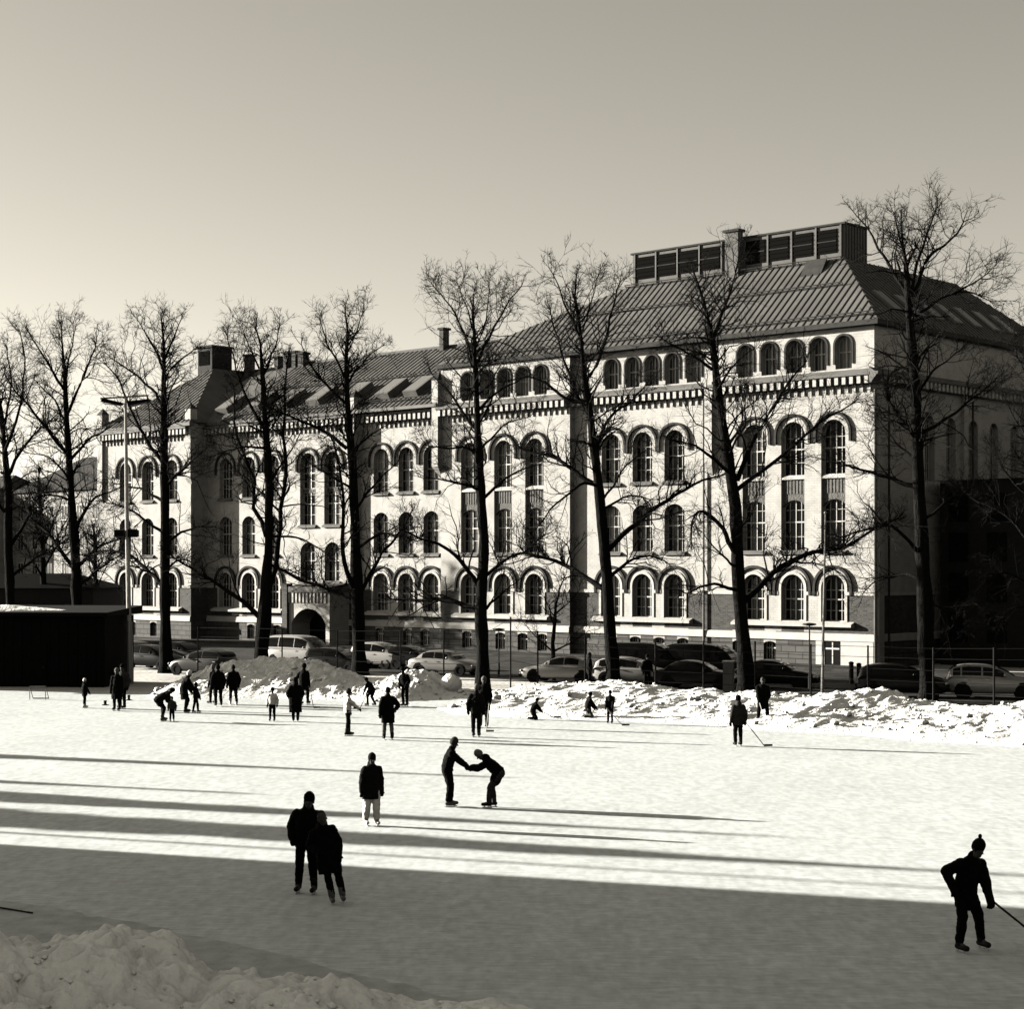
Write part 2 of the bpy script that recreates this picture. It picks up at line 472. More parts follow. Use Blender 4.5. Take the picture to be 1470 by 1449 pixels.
WR = random.Random(11)
def add_window(root, u, depth, z0, a, H, rise, rot=0.0, pos=None, panes=True):
    fm, sets = window_meshes(a, H, rise)
    q = WR.random(); kind = (1 if q < .75 else 2) if z0 > 18 else (0 if q < .66 else 1 if q < .9 else 2)
    pm = list(sets[kind])
    if kind == 2 and z0 < 18: pm = [sets[0][0], sets[2][1], sets[0][2], sets[2][3]]
    w = link('window', fm, root, pos if pos is not None else (u, depth, z0), (0, 0, rot))
    if panes:
        for m in pm: link('pane', m, w)
    else:
        for m in pm: link('pane', m, w)
    return w

Z_BASE, Z_BAND, Z_BRICK, Z_CORN = 1.65, 2.10, 4.55, 17.75
def wall(root, name, x0, x1, ztop, openings, P, depth=0.42, group=None, jog=0.0):
    """wall skin from u=x0 to x1 with openings [(uc, a, z0, H, rise)] ; P(u, depth, z) -> point. Materials: 0 plaster 1 brick 2 granite"""
    mb = MB(); cols = {}
    for (uc, a, z0, H, rise) in openings:
        cols.setdefault((round(uc - a, 3), round(uc + a, 3)), []).append((uc, a, z0, H, rise))
    # openings whose spans overlap are handled band by band
    zs = sorted(set([0.0, Z_BASE, Z_BRICK, ztop]))
    ks = sorted(cols)
    def zone(z, inner): 
        if z < Z_BASE: return 2
        if z < Z_BRICK and not inner: return 1
        return 0
    def cells(u0, u1, z0, z1, inner):
        cuts = [z0] + [z for z in (Z_BASE, Z_BRICK) if z0 < z < z1] + [z1]
        for k in range(len(cuts) - 1):
            if u1 - u0 > 1e-4 and cuts[k+1] - cuts[k] > 1e-4:
                mb.quad(P(u0, 0, cuts[k]), P(u1, 0, cuts[k]), P(u1, 0, cuts[k+1]), P(u0, 0, cuts[k+1]), zone((cuts[k] + cuts[k+1]) / 2, inner))
    # split the wall in horizontal bands so that window rows with different spacing can share it
    rows = sorted(set((o[2], o[2] + o[3]) for o in openings))
    bands = []; z = 0.0
    merged = []
    for r in rows:
        if merged and r[0] < merged[-1][1] - 1e-6: merged[-1][1] = max(merged[-1][1], r[1])
        else: merged.append([r[0], r[1]])
    edges = []
    prev = 0.0
    for i, r in enumerate(merged):
        nxt = merged[i+1][0] if i + 1 < len(merged) else ztop
        mid = (r[1] + nxt) / 2
        edges.append((prev, mid, r)); prev = mid
    if not edges: edges = [(0.0, ztop, None)]
    else: edges[-1] = (edges[-1][0], ztop, edges[-1][2])
    for (za, zb, r) in edges:
        ops = [o for o in openings if r and o[2] >= r[0] - 1e-6 and o[2] + o[3] <= r[1] + 1e-6]
        bycol = {}
        for o in ops: bycol.setdefault((o[0] - o[1], o[0] + o[1]), []).append(o)
        ks = sorted(bycol); u = x0
        for i, k in enumerate(ks):
            cells(u, k[0], za, zb, 0 < i)
            zz = za
            lst = sorted(bycol[k], key=lambda o: o[2]); pend = None
            for o in lst:
                uc, a, z0, H, rise = o
                if pend is None: cells(k[0], k[1], zz, z0, False)
                else:
                    for q in range(len(pend) - 1):
                        (xa, ya), (xb, yb) = pend[q], pend[q+1]
                        mb.quad(P(xa, 0, ya), P(xb, 0, yb), P(xb, 0, z0), P(xa, 0, z0), 0)
                pend = [(uc + x, z0 + H - rise + y) for x, y in arch(a, rise)]
                ol = outline(a, H, rise)
                for q in range(len(ol)):
                    A = ol[q]; B = ol[(q+1) % len(ol)]
                    mb.quad(P(uc + A[0], 0, z0 + A[1]), P(uc + B[0], 0, z0 + B[1]), P(uc + B[0], depth, z0 + B[1]), P(uc + A[0], depth, z0 + A[1]), 2 if z0 < Z_BASE else 0)
            for q in range(len(pend) - 1):
                (xa, ya), (xb, yb) = pend[q], pend[q+1]
                mb.quad(P(xa, 0, ya), P(xb, 0, yb), P(xb, 0, zb), P(xa, 0, zb), zone((ya + zb) / 2, True))
            u = k[1]
        cells(u, x1, za, zb, False)
    return mb.build(name, ['plaster', 'dark_brick', 'granite'], root)

def hood(root, u, y, zs, r, w=0.16, proud=0.14, drop=0.35, mname='moulding'):
    key = ('hood', round(r, 2), w, proud, drop)
    if key not in WIN_CACHE:
        mb = MB(); n = 16
        path = [(-r, -drop)] + [(-r * math.cos(math.pi*i/n), r * math.sin(math.pi*i/n)) for i in range(n+1)] + [(r, -drop)]
        path2 = [(-r - w, -drop)] + [(-(r+w) * math.cos(math.pi*i/n), (r+w) * math.sin(math.pi*i/n)) for i in range(n+1)] + [(r + w, -drop)]
        for i in range(len(path) - 1):
            a, b, c, d = path[i], path[i+1], path2[i+1], path2[i]
            mb.quad((a[0], -proud, a[1]), (b[0], -proud, b[1]), (c[0], -proud, c[1]), (d[0], -proud, d[1]))
            mb.quad((a[0], -proud, a[1]), (b[0], -proud, b[1]), (b[0], 0.01, b[1]), (a[0], 0.01, a[1]))
            mb.quad((d[0], -proud, d[1]), (c[0], -proud, c[1]), (c[0], 0.01, c[1]), (d[0], 0.01, d[1]))
        for s in (-1, 1):
            mb.quad((s*r, -proud, -drop), (s*(r+w), -proud, -drop), (s*(r+w), 0.01, -drop), (s*r, 0.01, -drop))
        WIN_CACHE[key] = mb.mesh('hood_mould', mname)
    return link('hood_mould', WIN_CACHE[key], root, (u, y, zs))

def sill(root, u, y, z, w, h=0.2, proud=0.2, mname='ledge'):
    mb = MB(); mb.prism([(-proud, -h*0.5), (-proud, -h), (0.02, -h), (0.02, 0.06), ], 'x', u - w, u + w)
    o = mb.build('window_sill', mname, root); o.location = (0, y, z); return o

def front(y0): return lambda u, d, z: (u, y0 + d, z)

R1 = (2.85, 3.0); R2 = (7.35, 3.3); R3 = (12.2, 3.5)          # sill height, opening height of the three main rows
AT = (18.85, 2.1)
def bay(x0, x1, n, centers, mode, attic=None, basement=(), side_l=1.5, side_r=1.5, a=0.86, ztop=None):
    y = -n
    ztop = ztop or (21.7 if attic else 18.7)
    ops = []
    for c in centers:
        ops.append((c, a, R1[0], R1[1], a))
        if mode == 'tall': ops.append((c, a * 1.04, R2[0], R3[0] + R3[1] - R2[0], a * 1.04))
        else:
            ops.append((c, a, R2[0], R2[1], 0.55)); ops.append((c, a, R3[0], R3[1], a))
    for c in (attic or ()): ops.append((c, 0.60, AT[0], AT[1], 0.60))
    for c in basement: ops.append((c, 0.48, 0.25, 1.25, 0.14))
    wall(school, 'facade_wall', x0, x1, ztop, ops, front(y))
    for c in centers:
        add_window(school, c, y + 0.40, R1[0], a, R1[1], a)
        if mode == 'tall':
            at_ = a * 1.04
            add_window(school, c, y + 0.40, R2[0], at_, R2[1], 0.45)
            add_window(school, c, y + 0.40, R3[0], at_, R3[1], at_)
            mb = MB(); zb = R2[0] + R2[1]
            pts = [(at_, R3[0]), (-at_, R3[0])] + [(x, zb - 0.45 + z) for x, z in arch(at_, 0.45)]
            mb.poly([(c + p[0], y + 0.18, p[1]) for p in pts])
            for i in range(2, len(pts) - 1):
                mb.quad((c + pts[i][0], y + 0.18, pts[i][1]), (c + pts[i+1][0], y + 0.18, pts[i+1][1]), (c + pts[i+1][0], y + 0.42, pts[i+1][1]), (c + pts[i][0], y + 0.42, pts[i][1]))
            sp = mb.build('spandrel_panel', 'spandrel', school)
            for k in range(7):       # fluting of the panel
                fb = MB(); xx = c - at_ + (k + 0.5) * 2 * at_ / 7
                fb.box(xx - 0.05, xx + 0.05, y + 0.15, y + 0.181, R3[0] - 1.15, R3[0] - 0.25); fb.build('flute', 'ledge', sp)
            sill(school, c, y + 0.18, R3[0], at_, 0.22, 0.16, 'stone_white')
        else:
            add_window(school, c, y + 0.40, R2[0], a, R2[1], 0.55)
            add_window(school, c, y + 0.40, R3[0], a, R3[1], a)
            sill(school, c, y, R3[0], a + 0.12)
        sill(school, c, y, R2[0], a + 0.14)
        hood(school, c, y, R1[0] + R1[1] - a, a + 0.42, 0.17, 0.16, 0.45)
        hood(school, c, y, R3[0] + R3[1] - a, a + 0.36, 0.16, 0.14, 0.55)
    for c in (attic or ()): add_window(school, c, y + 0.40, AT[0], 0.60, AT[1], 0.60); hood(school, c, y, AT[0] + AT[1] - 0.6, 0.61, 0.13, 0.07, 1.2)
    for c in basement: add_window(school, c, y + 0.31, 0.25, 0.48, 1.25, 0.14)
    if centers:      # shared sill slab of the ground floor group and the surround rings
        mb = MB(); mb.prism([(-0.42, -0.16), (-0.42, -0.32), (0.02, -0.42), (0.02, 0.02)], 'x', centers[0] - a - 0.7, centers[-1] + a + 0.7)
        o = mb.build('sill_slab', 'stone_white', school); o.location = (0, y, R1[0])
        for c in centers:
            mb = MB(); n_ = 14; r0, r1, zs = a + 0.004, a + 0.20, R1[0] + R1[1] - a
            pa = [(-r0, R1[0] - zs)] + [(-r0*math.cos(math.pi*i/n_), r0*math.sin(math.pi*i/n_)) for i in range(n_+1)] + [(r0, R1[0] - zs)]
            pb = [(-r1, R1[0] - zs)] + [(-r1*math.cos(math.pi*i/n_), r1*math.sin(math.pi*i/n_)) for i in range(n_+1)] + [(r1, R1[0] - zs)]
            for i in range(len(pa) - 1):
                A, B, C_, D = pa[i], pa[i+1], pb[i+1], pb[i]
                mb.quad((A[0], -0.06, A[1]), (B[0], -0.06, B[1]), (C_[0], -0.06, C_[1]), (D[0], -0.06, D[1]))
                mb.quad((D[0], -0.06, D[1]), (C_[0], -0.06, C_[1]), (C_[0], 0.01, C_[1]), (D[0], 0.01, D[1]))
                mb.quad((A[0], -0.06, A[1]), (B[0], -0.06, B[1]), (B[0], 0.01, B[1]), (A[0], 0.01, A[1]))
            o = mb.build('window_surround', 'stone_white', school); o.location = (c, y, zs)
    # plinth band, impost band, cornice
    mb = MB(); mb.prism([(-0.14, 0), (-0.10, 0.42), (0.02, 0.48), (0.02, -0.02)], 'x', x0, x1)
    o = mb.build('plinth_band', 'stone_white', school); o.location = (0, y, Z_BASE)
    segs = [x0] + [q for c in centers for q in (c - a - 0.21, c + a + 0.21)] + [x1]
    for i in range(0, len(segs), 2):
        if segs[i+1] - segs[i] > 0.15:
            mb = MB(); mb.box(segs[i] + 0.003, segs[i+1] - 0.003, y - 0.09, y + 0.01, Z_BRICK - 0.02, Z_BRICK + 0.2); mb.build('impost_band', 'stone_white', school)
    mb = MB(); mb.prism([(0.02, 0.0), (-0.16, 0.0), (-0.16, 0.12), (-0.55, 0.55), (-0.62, 0.55), (-0.62, 0.72), (-0.40, 0.74), (0.02, 1.02)], 'x', x0, x1)
    o = mb.build('cornice', 'ledge', school); o.location = (0, y, Z_CORN)
    mb = MB(); k = int((x1 - x0) / 0.52)
    for i in range(k):
        xx = x0 + (i + 0.5) * (x1 - x0) / k
        mb.box(xx - 0.13, xx + 0.13, y - 0.52, y - 0.02, Z_CORN + 0.05, Z_CORN + 0.52)
        mb.box(xx - 0.06, xx + 0.06, y - 0.10, y + 0.01, Z_CORN - 0.45, Z_CORN)
    tag(mb.build('dentil_row', 'stone_white', school), kind='stuff')

def returns(x, ya, yb, ztop):
    """side wall of a projecting bay at local x between two planes"""
    mb = MB()
    for z0, z1, mi in ((0, Z_BASE, 2), (Z_BASE, Z_BRICK, 1), (Z_BRICK, ztop, 0)):
        mb.quad((x, ya, z0), (x, yb, z0), (x, yb, z1), (x, ya, z1), mi)
    mb.build('return_wall', ['plaster', 'dark_brick', 'granite'], school)

nA, nB, nC, nD, nE, nF = 2.3, 0.5, 0.0, 0.5, 0.0, 0.25
F0, F1 = fx(1022, nF), 0.0
E0, E1 = fx(833, nE), F0 
D0, D1 = fx(633, nD), fx(818, nD)
E0 = D1
C0, C1 = fx(514, nC), D0
B1 = fx(511, nB); C0 = B1
A0, A1 = fx(147, nA), fx(274, nA)
B0 = A1
bay(F0, F1, nF, [fx(p, nF) for p in (1082, 1138, 1196)], 'tall', [fx(p, nF) for p in (1070, 1104, 1140, 1175, 1211)], [fx(p, nF) for p in (1060, 1105)])
bay(E0, E1, nE, [fx(p, nE) for p in (877, 922, 968)], 'rows', [fx(p, nE) for p in (878, 908, 936, 965, 996)], [fx(p, nE) for p in (878, 912, 946, 980)])
bay(D0, D1, nD, [fx(p, nD) for p in (674, 722, 767)], 'tall', [fx(p, nD) for p in (671, 698, 724, 750, 776)], [fx(p, nD) for p in (670, 718, 750, 778)])
bay(C0, C1, nC, [fx(p, nC) for p in (547, 583, 619)], 'rows', None, [fx(p, nC) for p in (545, 585, 610)])
xs_p = [fx(p, nB) for p in (442, 477)]
# bay B: three ordinary columns, then the stair bay with its pair of tall windows over the porch
cB = [fx(p, nB) for p in (324, 357, 391)]
Bm = (cB[-1] + xs_p[0]) / 2
bay(B0, Bm, nB, cB, 'rows', None, [fx(p, nB) for p in (360, 398)])
ops = [(c, 0.98, 9.75, 5.95, 0.98) for c in xs_p] + [(c, 0.92, 5.15, 3.2, 0.62) for c in xs_p]
wall(school, 'facade_wall', Bm, B1, 18.7, ops, front(-nB))
for c in xs_p:
    add_window(school, c, -nB + 0.40, 9.75, 0.98, 2.7, 0.03)
    add_window(school, c, -nB + 0.40, 12.75, 0.98, 2.95, 0.98)
    mb = MB(); mb.box(c - 0.98, c + 0.98, -nB + 0.33, -nB + 0.44, 12.45, 12.75); mb.build('spandrel_panel', 'spandrel', school)
    add_window(school, c, -nB + 0.40, 5.15, 0.92, 3.2, 0.62)
    hood(school, c, -nB, 9.75 + 5.95 - 0.98, 1.28, 0.16, 0.14, 0.55)
    sill(school, c, -nB, 9.75, 1.1); sill(school, c, -nB, 5.15, 1.05)
mb = MB(); mb.prism([(-0.14, 0), (-0.10, 0.42), (0.02, 0.48), (0.02, -0.02)], 'x', Bm, B1); o = mb.build('plinth_band', 'stone_white', school); o.location = (0, -nB, Z_BASE)
mb = MB(); mb.prism([(0.02, 0.0), (-0.16, 0.0), (-0.16, 0.12), (-0.55, 0.55), (-0.62, 0.55), (-0.62, 0.72), (-0.40, 0.74), (0.02, 1.02)], 'x', Bm, B1)
o = mb.build('cornice', 'ledge', school); o.location = (0, -nB, Z_CORN)
mb = MB(); k = int((B1 - Bm) / 0.52)
for i in range(k):
    xx = Bm + (i + 0.5) * (B1 - Bm) / k
    mb.box(xx - 0.13, xx + 0.13, -nB - 0.52, -nB - 0.02, Z_CORN + 0.05, Z_CORN + 0.52); mb.box(xx - 0.06, xx + 0.06, -nB - 0.10, -nB + 0.01, Z_CORN - 0.45, Z_CORN)
tag(mb.build('dentil_row', 'stone_white', school), kind='stuff')
bay(A0, A1, nA, [fx(p, nA) for p in (180, 212, 246)], 'rows', None, [fx(p, nA) for p in (190, 220)])
returns(A1, -nA, -nB, 18.7); returns(B1, -nB, -nC, 18.7); returns(D1, -nD, -nE, 21.7); returns(F0, -nF, -nE, 21.7); returns(D0, -nD, 0.6, 21.7)
returns(A0, -nA, 14, 18.7)
# corner pier between E and F, whose shadow falls on F; pier at C|D with a pinnacle, corner pinnacles of A
def pier(x0, x1, y0, y1, z0, z1, cap=0.5, mname='plaster'):
    p = MB(); p.box(x0, x1, y0, y1, z0, z1)
    o = p.build('pier', mname, school)
    c = MB(); c.add([(x0, y0, z0), (x1, y0, z0), (x1, y1, z0), (x0, y1, z0), ((x0 + x1) / 2, y1, z0 - 1.3)], ((0,1,4), (1,2,4), (2,3,4), (3,0,4)))
    c.build('corbel', mname, o)
    if cap:
        c = MB(); xm, ym = (x0 + x1) / 2, (y0 + y1) / 2
        c.add([(x0-.06, y0-.06, z1), (x1+.06, y0-.06, z1), (x1+.06, y1+.06, z1), (x0-.06, y1+.06, z1), (xm, ym, z1 + cap)], ((0,1,4), (1,2,4), (2,3,4), (3,0,4), (3,2,1,0)))
        c.build('pinnacle', 'moulding', o)
pier(F0 - 0.35, F0 + 0.25, -nF - 0.38, -nE + 0.02, 13.2, 18.7, 0)
pier(D0 - 0.55, D0 + 0.1, -nD - 0.45, -nC + 0.1, 14.0, 20.6, 0.7)
pier(A0 - 0.45, A0 + 0.3, -nA - 0.25, -nA + 0.5, 12.5, 20.2, 0.6)
pier(A1 - 0.5, A1 + 0.25, -nA - 0.25, -nA + 0.5, 14.0, 20.0, 0.5)
pier(B1 - 0.45, B1 + 0.2, -nB - 0.42, -nC + 0.1, 14.5, 19.9, 0.6)

# right side wall in shade
side = lambda u, d, z: (0.0 - d, u, z)
DEP = 25.0
sw = [6.6, 9.4, 12.4, 15.3, 18.3, 21.2]
ops = [(u, 0.7, R3[0] - 0.4, 4.6, 0.7) for u in sw] + [(u, 0.7, R2[0], R2[1], 0.45) for u in sw[:1]]
ops = [(u, 0.62, R3[0] - 0.3, 4.3, 0.62) for u in sw]
wall(school, 'side_wall', -nF, DEP, 21.7, ops, side)
for u in sw: add_window(school, 0, 0, 0, 0.62, 4.3, 0.62, R(90), (-0.40, u, R3[0] - 0.3))
mb = MB(); mb.prism([(-0.02, 0.0), (0.16, 0.0), (0.16, 0.12), (0.55, 0.55), (0.62, 0.55), (0.62, 0.72), (0.40, 0.74), (-0.02, 1.02)], 'y', -nF - 0.6, DEP)
o = mb.build('cornice', 'ledge', school); o.location = (0, 0, Z_CORN)
mb = MB(); mb.prism([(0.14, 0), (0.10, 0.42), (-0.02, 0.48), (-0.02, -0.02)], 'y', -nF - 0.13, DEP); o = mb.build('plinth_band', 'stone_white', school); o.location = (0, 0, Z_BASE)
mb = MB(); mb.box(-0.01, 0.09, -nF - 0.08, DEP, Z_BRICK - 0.02, Z_BRICK + 0.2); mb.build('impost_band', 'stone_white', school)
mb = MB()
for i in range(48):
    yy = 0.2 + i * 0.52; mb.box(0.02, 0.52, yy - 0.13, yy + 0.13, Z_CORN + 0.05, Z_CORN + 0.52)
tag(mb.build('dentil_row', 'stone_white', school), kind='stuff')
for u in (0.25, 11.0, 19.7):
    mb = MB(); mb.box(-0.01, 0.25, u - 0.3, u + 0.3, 0.1, Z_CORN - 0.02); mb.build('pilaster', 'plaster', school)
    mb = MB(); mb.tube([(0.4, u + 0.6, 0.1), (0.4, u + 0.6, 17.4)], 0.07, 6); mb.build('downpipe', 'moulding', school)
mb = MB(); mb.tube([(0.16, -nF - 0.16, 0.1), (0.16, -nF - 0.16, 17.4)], 0.075, 8); mb.build('downpipe', 'ledge', school)
for px, n_ in ((1012, nE),):
    xx = fx(px, n_); mb = MB(); mb.tube([(xx, -n_ - 0.15, 0.1), (xx, -n_ - 0.15, 17.6)], 0.07, 6); mb.build('downpipe', 'ledge', school)
# back walls so that the block is closed
mb = MB()
mb.quad((D0, 0.6, 18.7), (D0, DEP, 18.7), (D0, DEP, 21.7), (D0, 0.6, 21.7)); mb.quad((0, DEP, 0), (D0, DEP, 0), (D0, DEP, 21.7), (0, DEP, 21.7))
mb.quad((D0, 16, 0), (A0, 16, 0), (A0, 16, 18.7), (D0, 16, 18.7)); mb.quad((D0, 16, 0), (D0, DEP, 0), (D0, DEP, 18.7), (D0, 16, 18.7))
mb.build('rear_wall', 'plaster', school)

# ------- entrance porch
px0, px1 = fx(411, nB + 2.1), fx(473, nB + 2.1)
porch_y = -nB - 2.1
cxp = (px0 + px1) / 2 + 0.1
porch = empty('porch'); porch.parent = school
pw = 5.0
ap = (px1 - px0) / 2 - 0.55
mb = MB(); ol = outline(ap, 3.0, 1.25)
P = front(porch_y)
arcp = [(cxp + x, 3.0 - 1.25 + z) for x, z in arch(ap, 1.25)]
mb.quad(P(px0, 0, 0), P(cxp - ap, 0, 0), P(cxp - ap, 0, 4.3), P(px0, 0, 4.3)); mb.quad(P(cxp + ap, 0, 0), P(px1, 0, 0), P(px1, 0, 4.3), P(cxp + ap, 0, 4.3))
for q in range(len(arcp) - 1):
    (xa, ya), (xb, yb) = arcp[q], arcp[q+1]
    mb.quad(P(xa, 0, ya), P(xb, 0, yb), P(xb, 0, 4.3), P(xa, 0, 4.3)); mb.quad(P(xa, 0, ya), P(xb, 0, yb), P(xb, 2.0, yb), P(xa, 2.0, ya))
mb.quad(P(cxp - ap, 0, 0), P(cxp - ap, 0, 1.75), P(cxp - ap, 2.0, 1.75), P(cxp - ap, 2.0, 0)); mb.quad(P(cxp + ap, 0, 0), P(cxp + ap, 0, 1.75), P(cxp + ap, 2.0, 1.75), P(cxp + ap, 2.0, 0))
mb.quad(P(px1, 0, 0), P(px1, 2.1, 0), P(px1, 2.1, 4.3), P(px1, 0, 4.3)); mb.quad(P(px0, 0, 0), P(px0, 2.1, 0), P(px0, 2.1, 4.3), P(px0, 0, 4.3))
mb.build('porch_wall', 'plaster', porch)
mb = MB(); mb.box(px0 - 0.15, px1 + 0.15, porch_y - 0.2, -nB - 0.004, 4.3, 4.75); mb.build('porch_cornice', 'ledge', porch)
mb = MB(); mb.add([(px0, porch_y, 4.75), (px1, porch_y, 4.75), (px1, -nB - 0.01, 5.05), (px0, -nB - 0.01, 5.05)], ((0,1,2,3),)); mb.build('porch_roof', 'roof_metal', porch)
for i in range(11):
    xx = px0 + 0.45 + i * (px1 - px0 - 0.9) / 10
    mb = MB(); mb.box(xx - 0.09, xx + 0.09, porch_y - 0.1, porch_y + 0.01, 3.45, 4.25); mb.build('bracket', 'stone_white', porch)
mb = MB(); mb.box(cxp - ap, cxp + ap, porch_y + 1.95, porch_y + 2.06, 0, 3.0); mb.build('entrance_door', 'dark_wood', porch)
mb = MB(); mb.box(px0 - 0.25, px0 + 0.35, porch_y - 0.25, porch_y + 0.35, 0, 5.0); mb.build('porch_pier', 'dark_brick', porch)
# side door with pale render at the right corner
mb = MB(); xr0, xr1 = fx(1172, nF), -0.02
xd = fx(1196, nF)
mb.box(xr0, xd - 0.6, -nF - 0.08, -nF + 0.01, 0, Z_BASE); mb.build('render_panel', 'stone_white', school)
mb = MB(); mb.box(xd + 0.6, xr1, -nF - 0.08, -nF + 0.01, 0, Z_BASE); mb.build('render_panel', 'stone_white', school)
mb = MB(); mb.box(xd - 0.55, xd + 0.55, -nF - 0.05, -nF + 0.01, 0, 1.62); dr = mb.build('door', 'black_paint', school)
mb = MB(); mb.box(xd - 0.04, xd + 0.04, -nF - 0.075, -nF - 0.045, 0.2, 1.55); mb.box(xd - 0.5, xd + 0.5, -nF - 0.078, -nF - 0.048, 1.1, 1.2); mb.build('door_frame', 'frame_white', dr)

# ------- roofs
def roof_plane(pts, root, material='roof_metal', name='roof'):
    mb = MB(); mb.poly(pts)
    return mb.build(name, material, root)
def seams(part, eave0, eave1, top0, top1, step=0.55, w=0.03, h=0.05):
    """raised seams on a roof face, each running up the slope square to the eave"""
    e0, e1, t0, t1 = map(Vector, (eave0, eave1, top0, top1))
    ax = (e1 - e0); L = ax.length; ax.normalize()
    nrm = ax.cross(t0 - e0).normalized()
    if nrm.z < 0: nrm = -nrm
    up = nrm.cross(ax).normalized()
    if up.z < 0: up = -up
    H = (t0 - e0).dot(up)
    a0 = (t0 - e0).dot(ax); a1 = (t1 - e0).dot(ax)
    k = int(L / step)
    for i in range(1, k):
        u = i * L / k
        hh = H
        if u < a0: hh = H * u / a0
        if u > a1: hh = min(hh, H * (L - u) / (L - a1))
        if hh < 0.3: continue
        b = e0 + ax * u
        mb = MB(); q = [b - ax * w, b + ax * w, b + ax * w + up * hh, b - ax * w + up * hh]
        mb.add([p - nrm * 0.02 for p in q] + [p + nrm * h for p in q], ((4,5,6,7), (0,1,5,4), (1,2,6,5), (2,3,7,6), (3,0,4,7)))
        mb.build('standing_seam', 'roof_seam', part)
def guard(part, p0, p1, nrm, material='roof_seam'):
    p0, p1 = Vector(p0), Vector(p1); nrm = Vector(nrm)
    mb = MB()
    for o_ in (0.14, 0.30): mb.tube([p0 + nrm * o_, p1 + nrm * o_], 0.035, 4)
    L = (p1 - p0).length; k = int(L / 1.6)
    for i in range(k + 1):
        q = p0.lerp(p1, i / k); mb.tube([q, q + nrm * 0.34], 0.03, 4)
    mb.build('snow_guard', material, part)

EY = -0.75; ZE = 21.75; ZT = 26.9; TQ = 5.0
xl, xr = D0 - 0.3, 0.55
Tl = fx(905, -TQ); Tr = -5.5
big = [(xl, EY, ZE), (xr, EY, ZE), (Tr, TQ, ZT), (Tl, TQ, ZT)]
rf = roof_plane(big, school)
seams(rf, big[0], big[1], big[3], big[2])
nfr = Vector((0, -(ZT - ZE), TQ - EY)).normalized()
for tt, xa, xb in ((0.06, xl + 1, xr - 0.4), (0.55, Tl - 3.5, Tr + 1.6), (0.965, Tl - 0.2, Tr)):
    yy = EY + (TQ - EY) * tt; zz = ZE + (ZT - ZE) * tt; guard(rf, (xa, yy, zz), (xb, yy, zz), nfr)
mb = MB(); hx = Tr - 1.7
for (o0, o1) in ((0, 1.6),):
    yy = EY + (TQ - EY) * 0.86; zz = ZE + (ZT - ZE) * 0.86
    mb.add([(hx - 0.9, yy - 0.5, zz - 0.45), (hx + 0.7, yy - 0.5, zz - 0.45), (hx + 0.7, yy + 0.3, zz + 0.75), (hx - 0.9, yy + 0.3, zz + 0.75), (hx - 0.9, yy + 0.5, zz + 0.3), (hx + 0.7, yy + 0.5, zz + 0.3)], ((0,1,2,3), (0,3,4), (1,5,2), (3,2,5,4)))
mb.build('roof_hatch', 'moulding', rf)
rg = roof_plane([(xr, EY, ZE), (xr, DEP + 0.5, ZE), (Tr, DEP - 5, ZT), (Tr, TQ, ZT)], school)
seams(rg, (xr, EY, ZE), (xr, DEP + 0.5, ZE), (Tr, TQ, ZT), (Tr, DEP - 5, ZT))
nrt = Vector((ZT - ZE, 0, xr - Tr)).normalized()
upv = (Vector((Tr, 0, ZT)) - Vector((xr, 0, ZE))).normalized()
for k in range(7):      # skylights on the shaded slope
    yy = 3.0 + k * 2.6; b = Vector((xr, yy, ZE)) + upv * 1.4
    mb = MB(); q = [b, b + Vector((0, 1.1, 0)), b + Vector((0, 1.1, 0)) + upv * 2.2, b + upv * 2.2]
    mb.add([p - nrt * 0.02 for p in q] + [p + nrt * 0.16 for p in q], ((4,5,6,7), (0,1,5,4), (1,2,6,5), (2,3,7,6), (3,0,4,7))); sk = mb.build('skylight', 'steel', rg)
    q2 = [b + Vector((0, .1, 0)) + upv * .1, b + Vector((0, 1.0, 0)) + upv * .1, b + Vector((0, 1.0, 0)) + upv * 2.1, b + Vector((0, .1, 0)) + upv * 2.1]
    mb = MB(); mb.poly([p + nrt * 0.17 for p in q2]); mb.build('pane', 'glass', sk)
roof_plane([(Tl, TQ, ZT), (Tr, TQ, ZT), (Tr, DEP - 5, ZT), (Tl, DEP - 5, ZT)], school)
roof_plane([(xl, EY, ZE), (Tl, TQ, ZT), (Tl, DEP - 5, ZT), (xl, DEP + .5, ZE)], school)
roof_plane([(xr, DEP + .5, ZE), (xl, DEP + .5, ZE), (Tl, DEP - 5, ZT), (Tr, DEP - 5, ZT)], school)
mb = MB(); mb.box(xl, xr, EY - 0.02, 0.3, ZE - 0.32, ZE - 0.01); mb.build('eave', 'moulding', school)
mb = MB(); mb.box(-0.2, xr + 0.02, 0.301, DEP + .5, ZE - 0.32, ZE - 0.01); mb.build('eave', 'moulding', school)

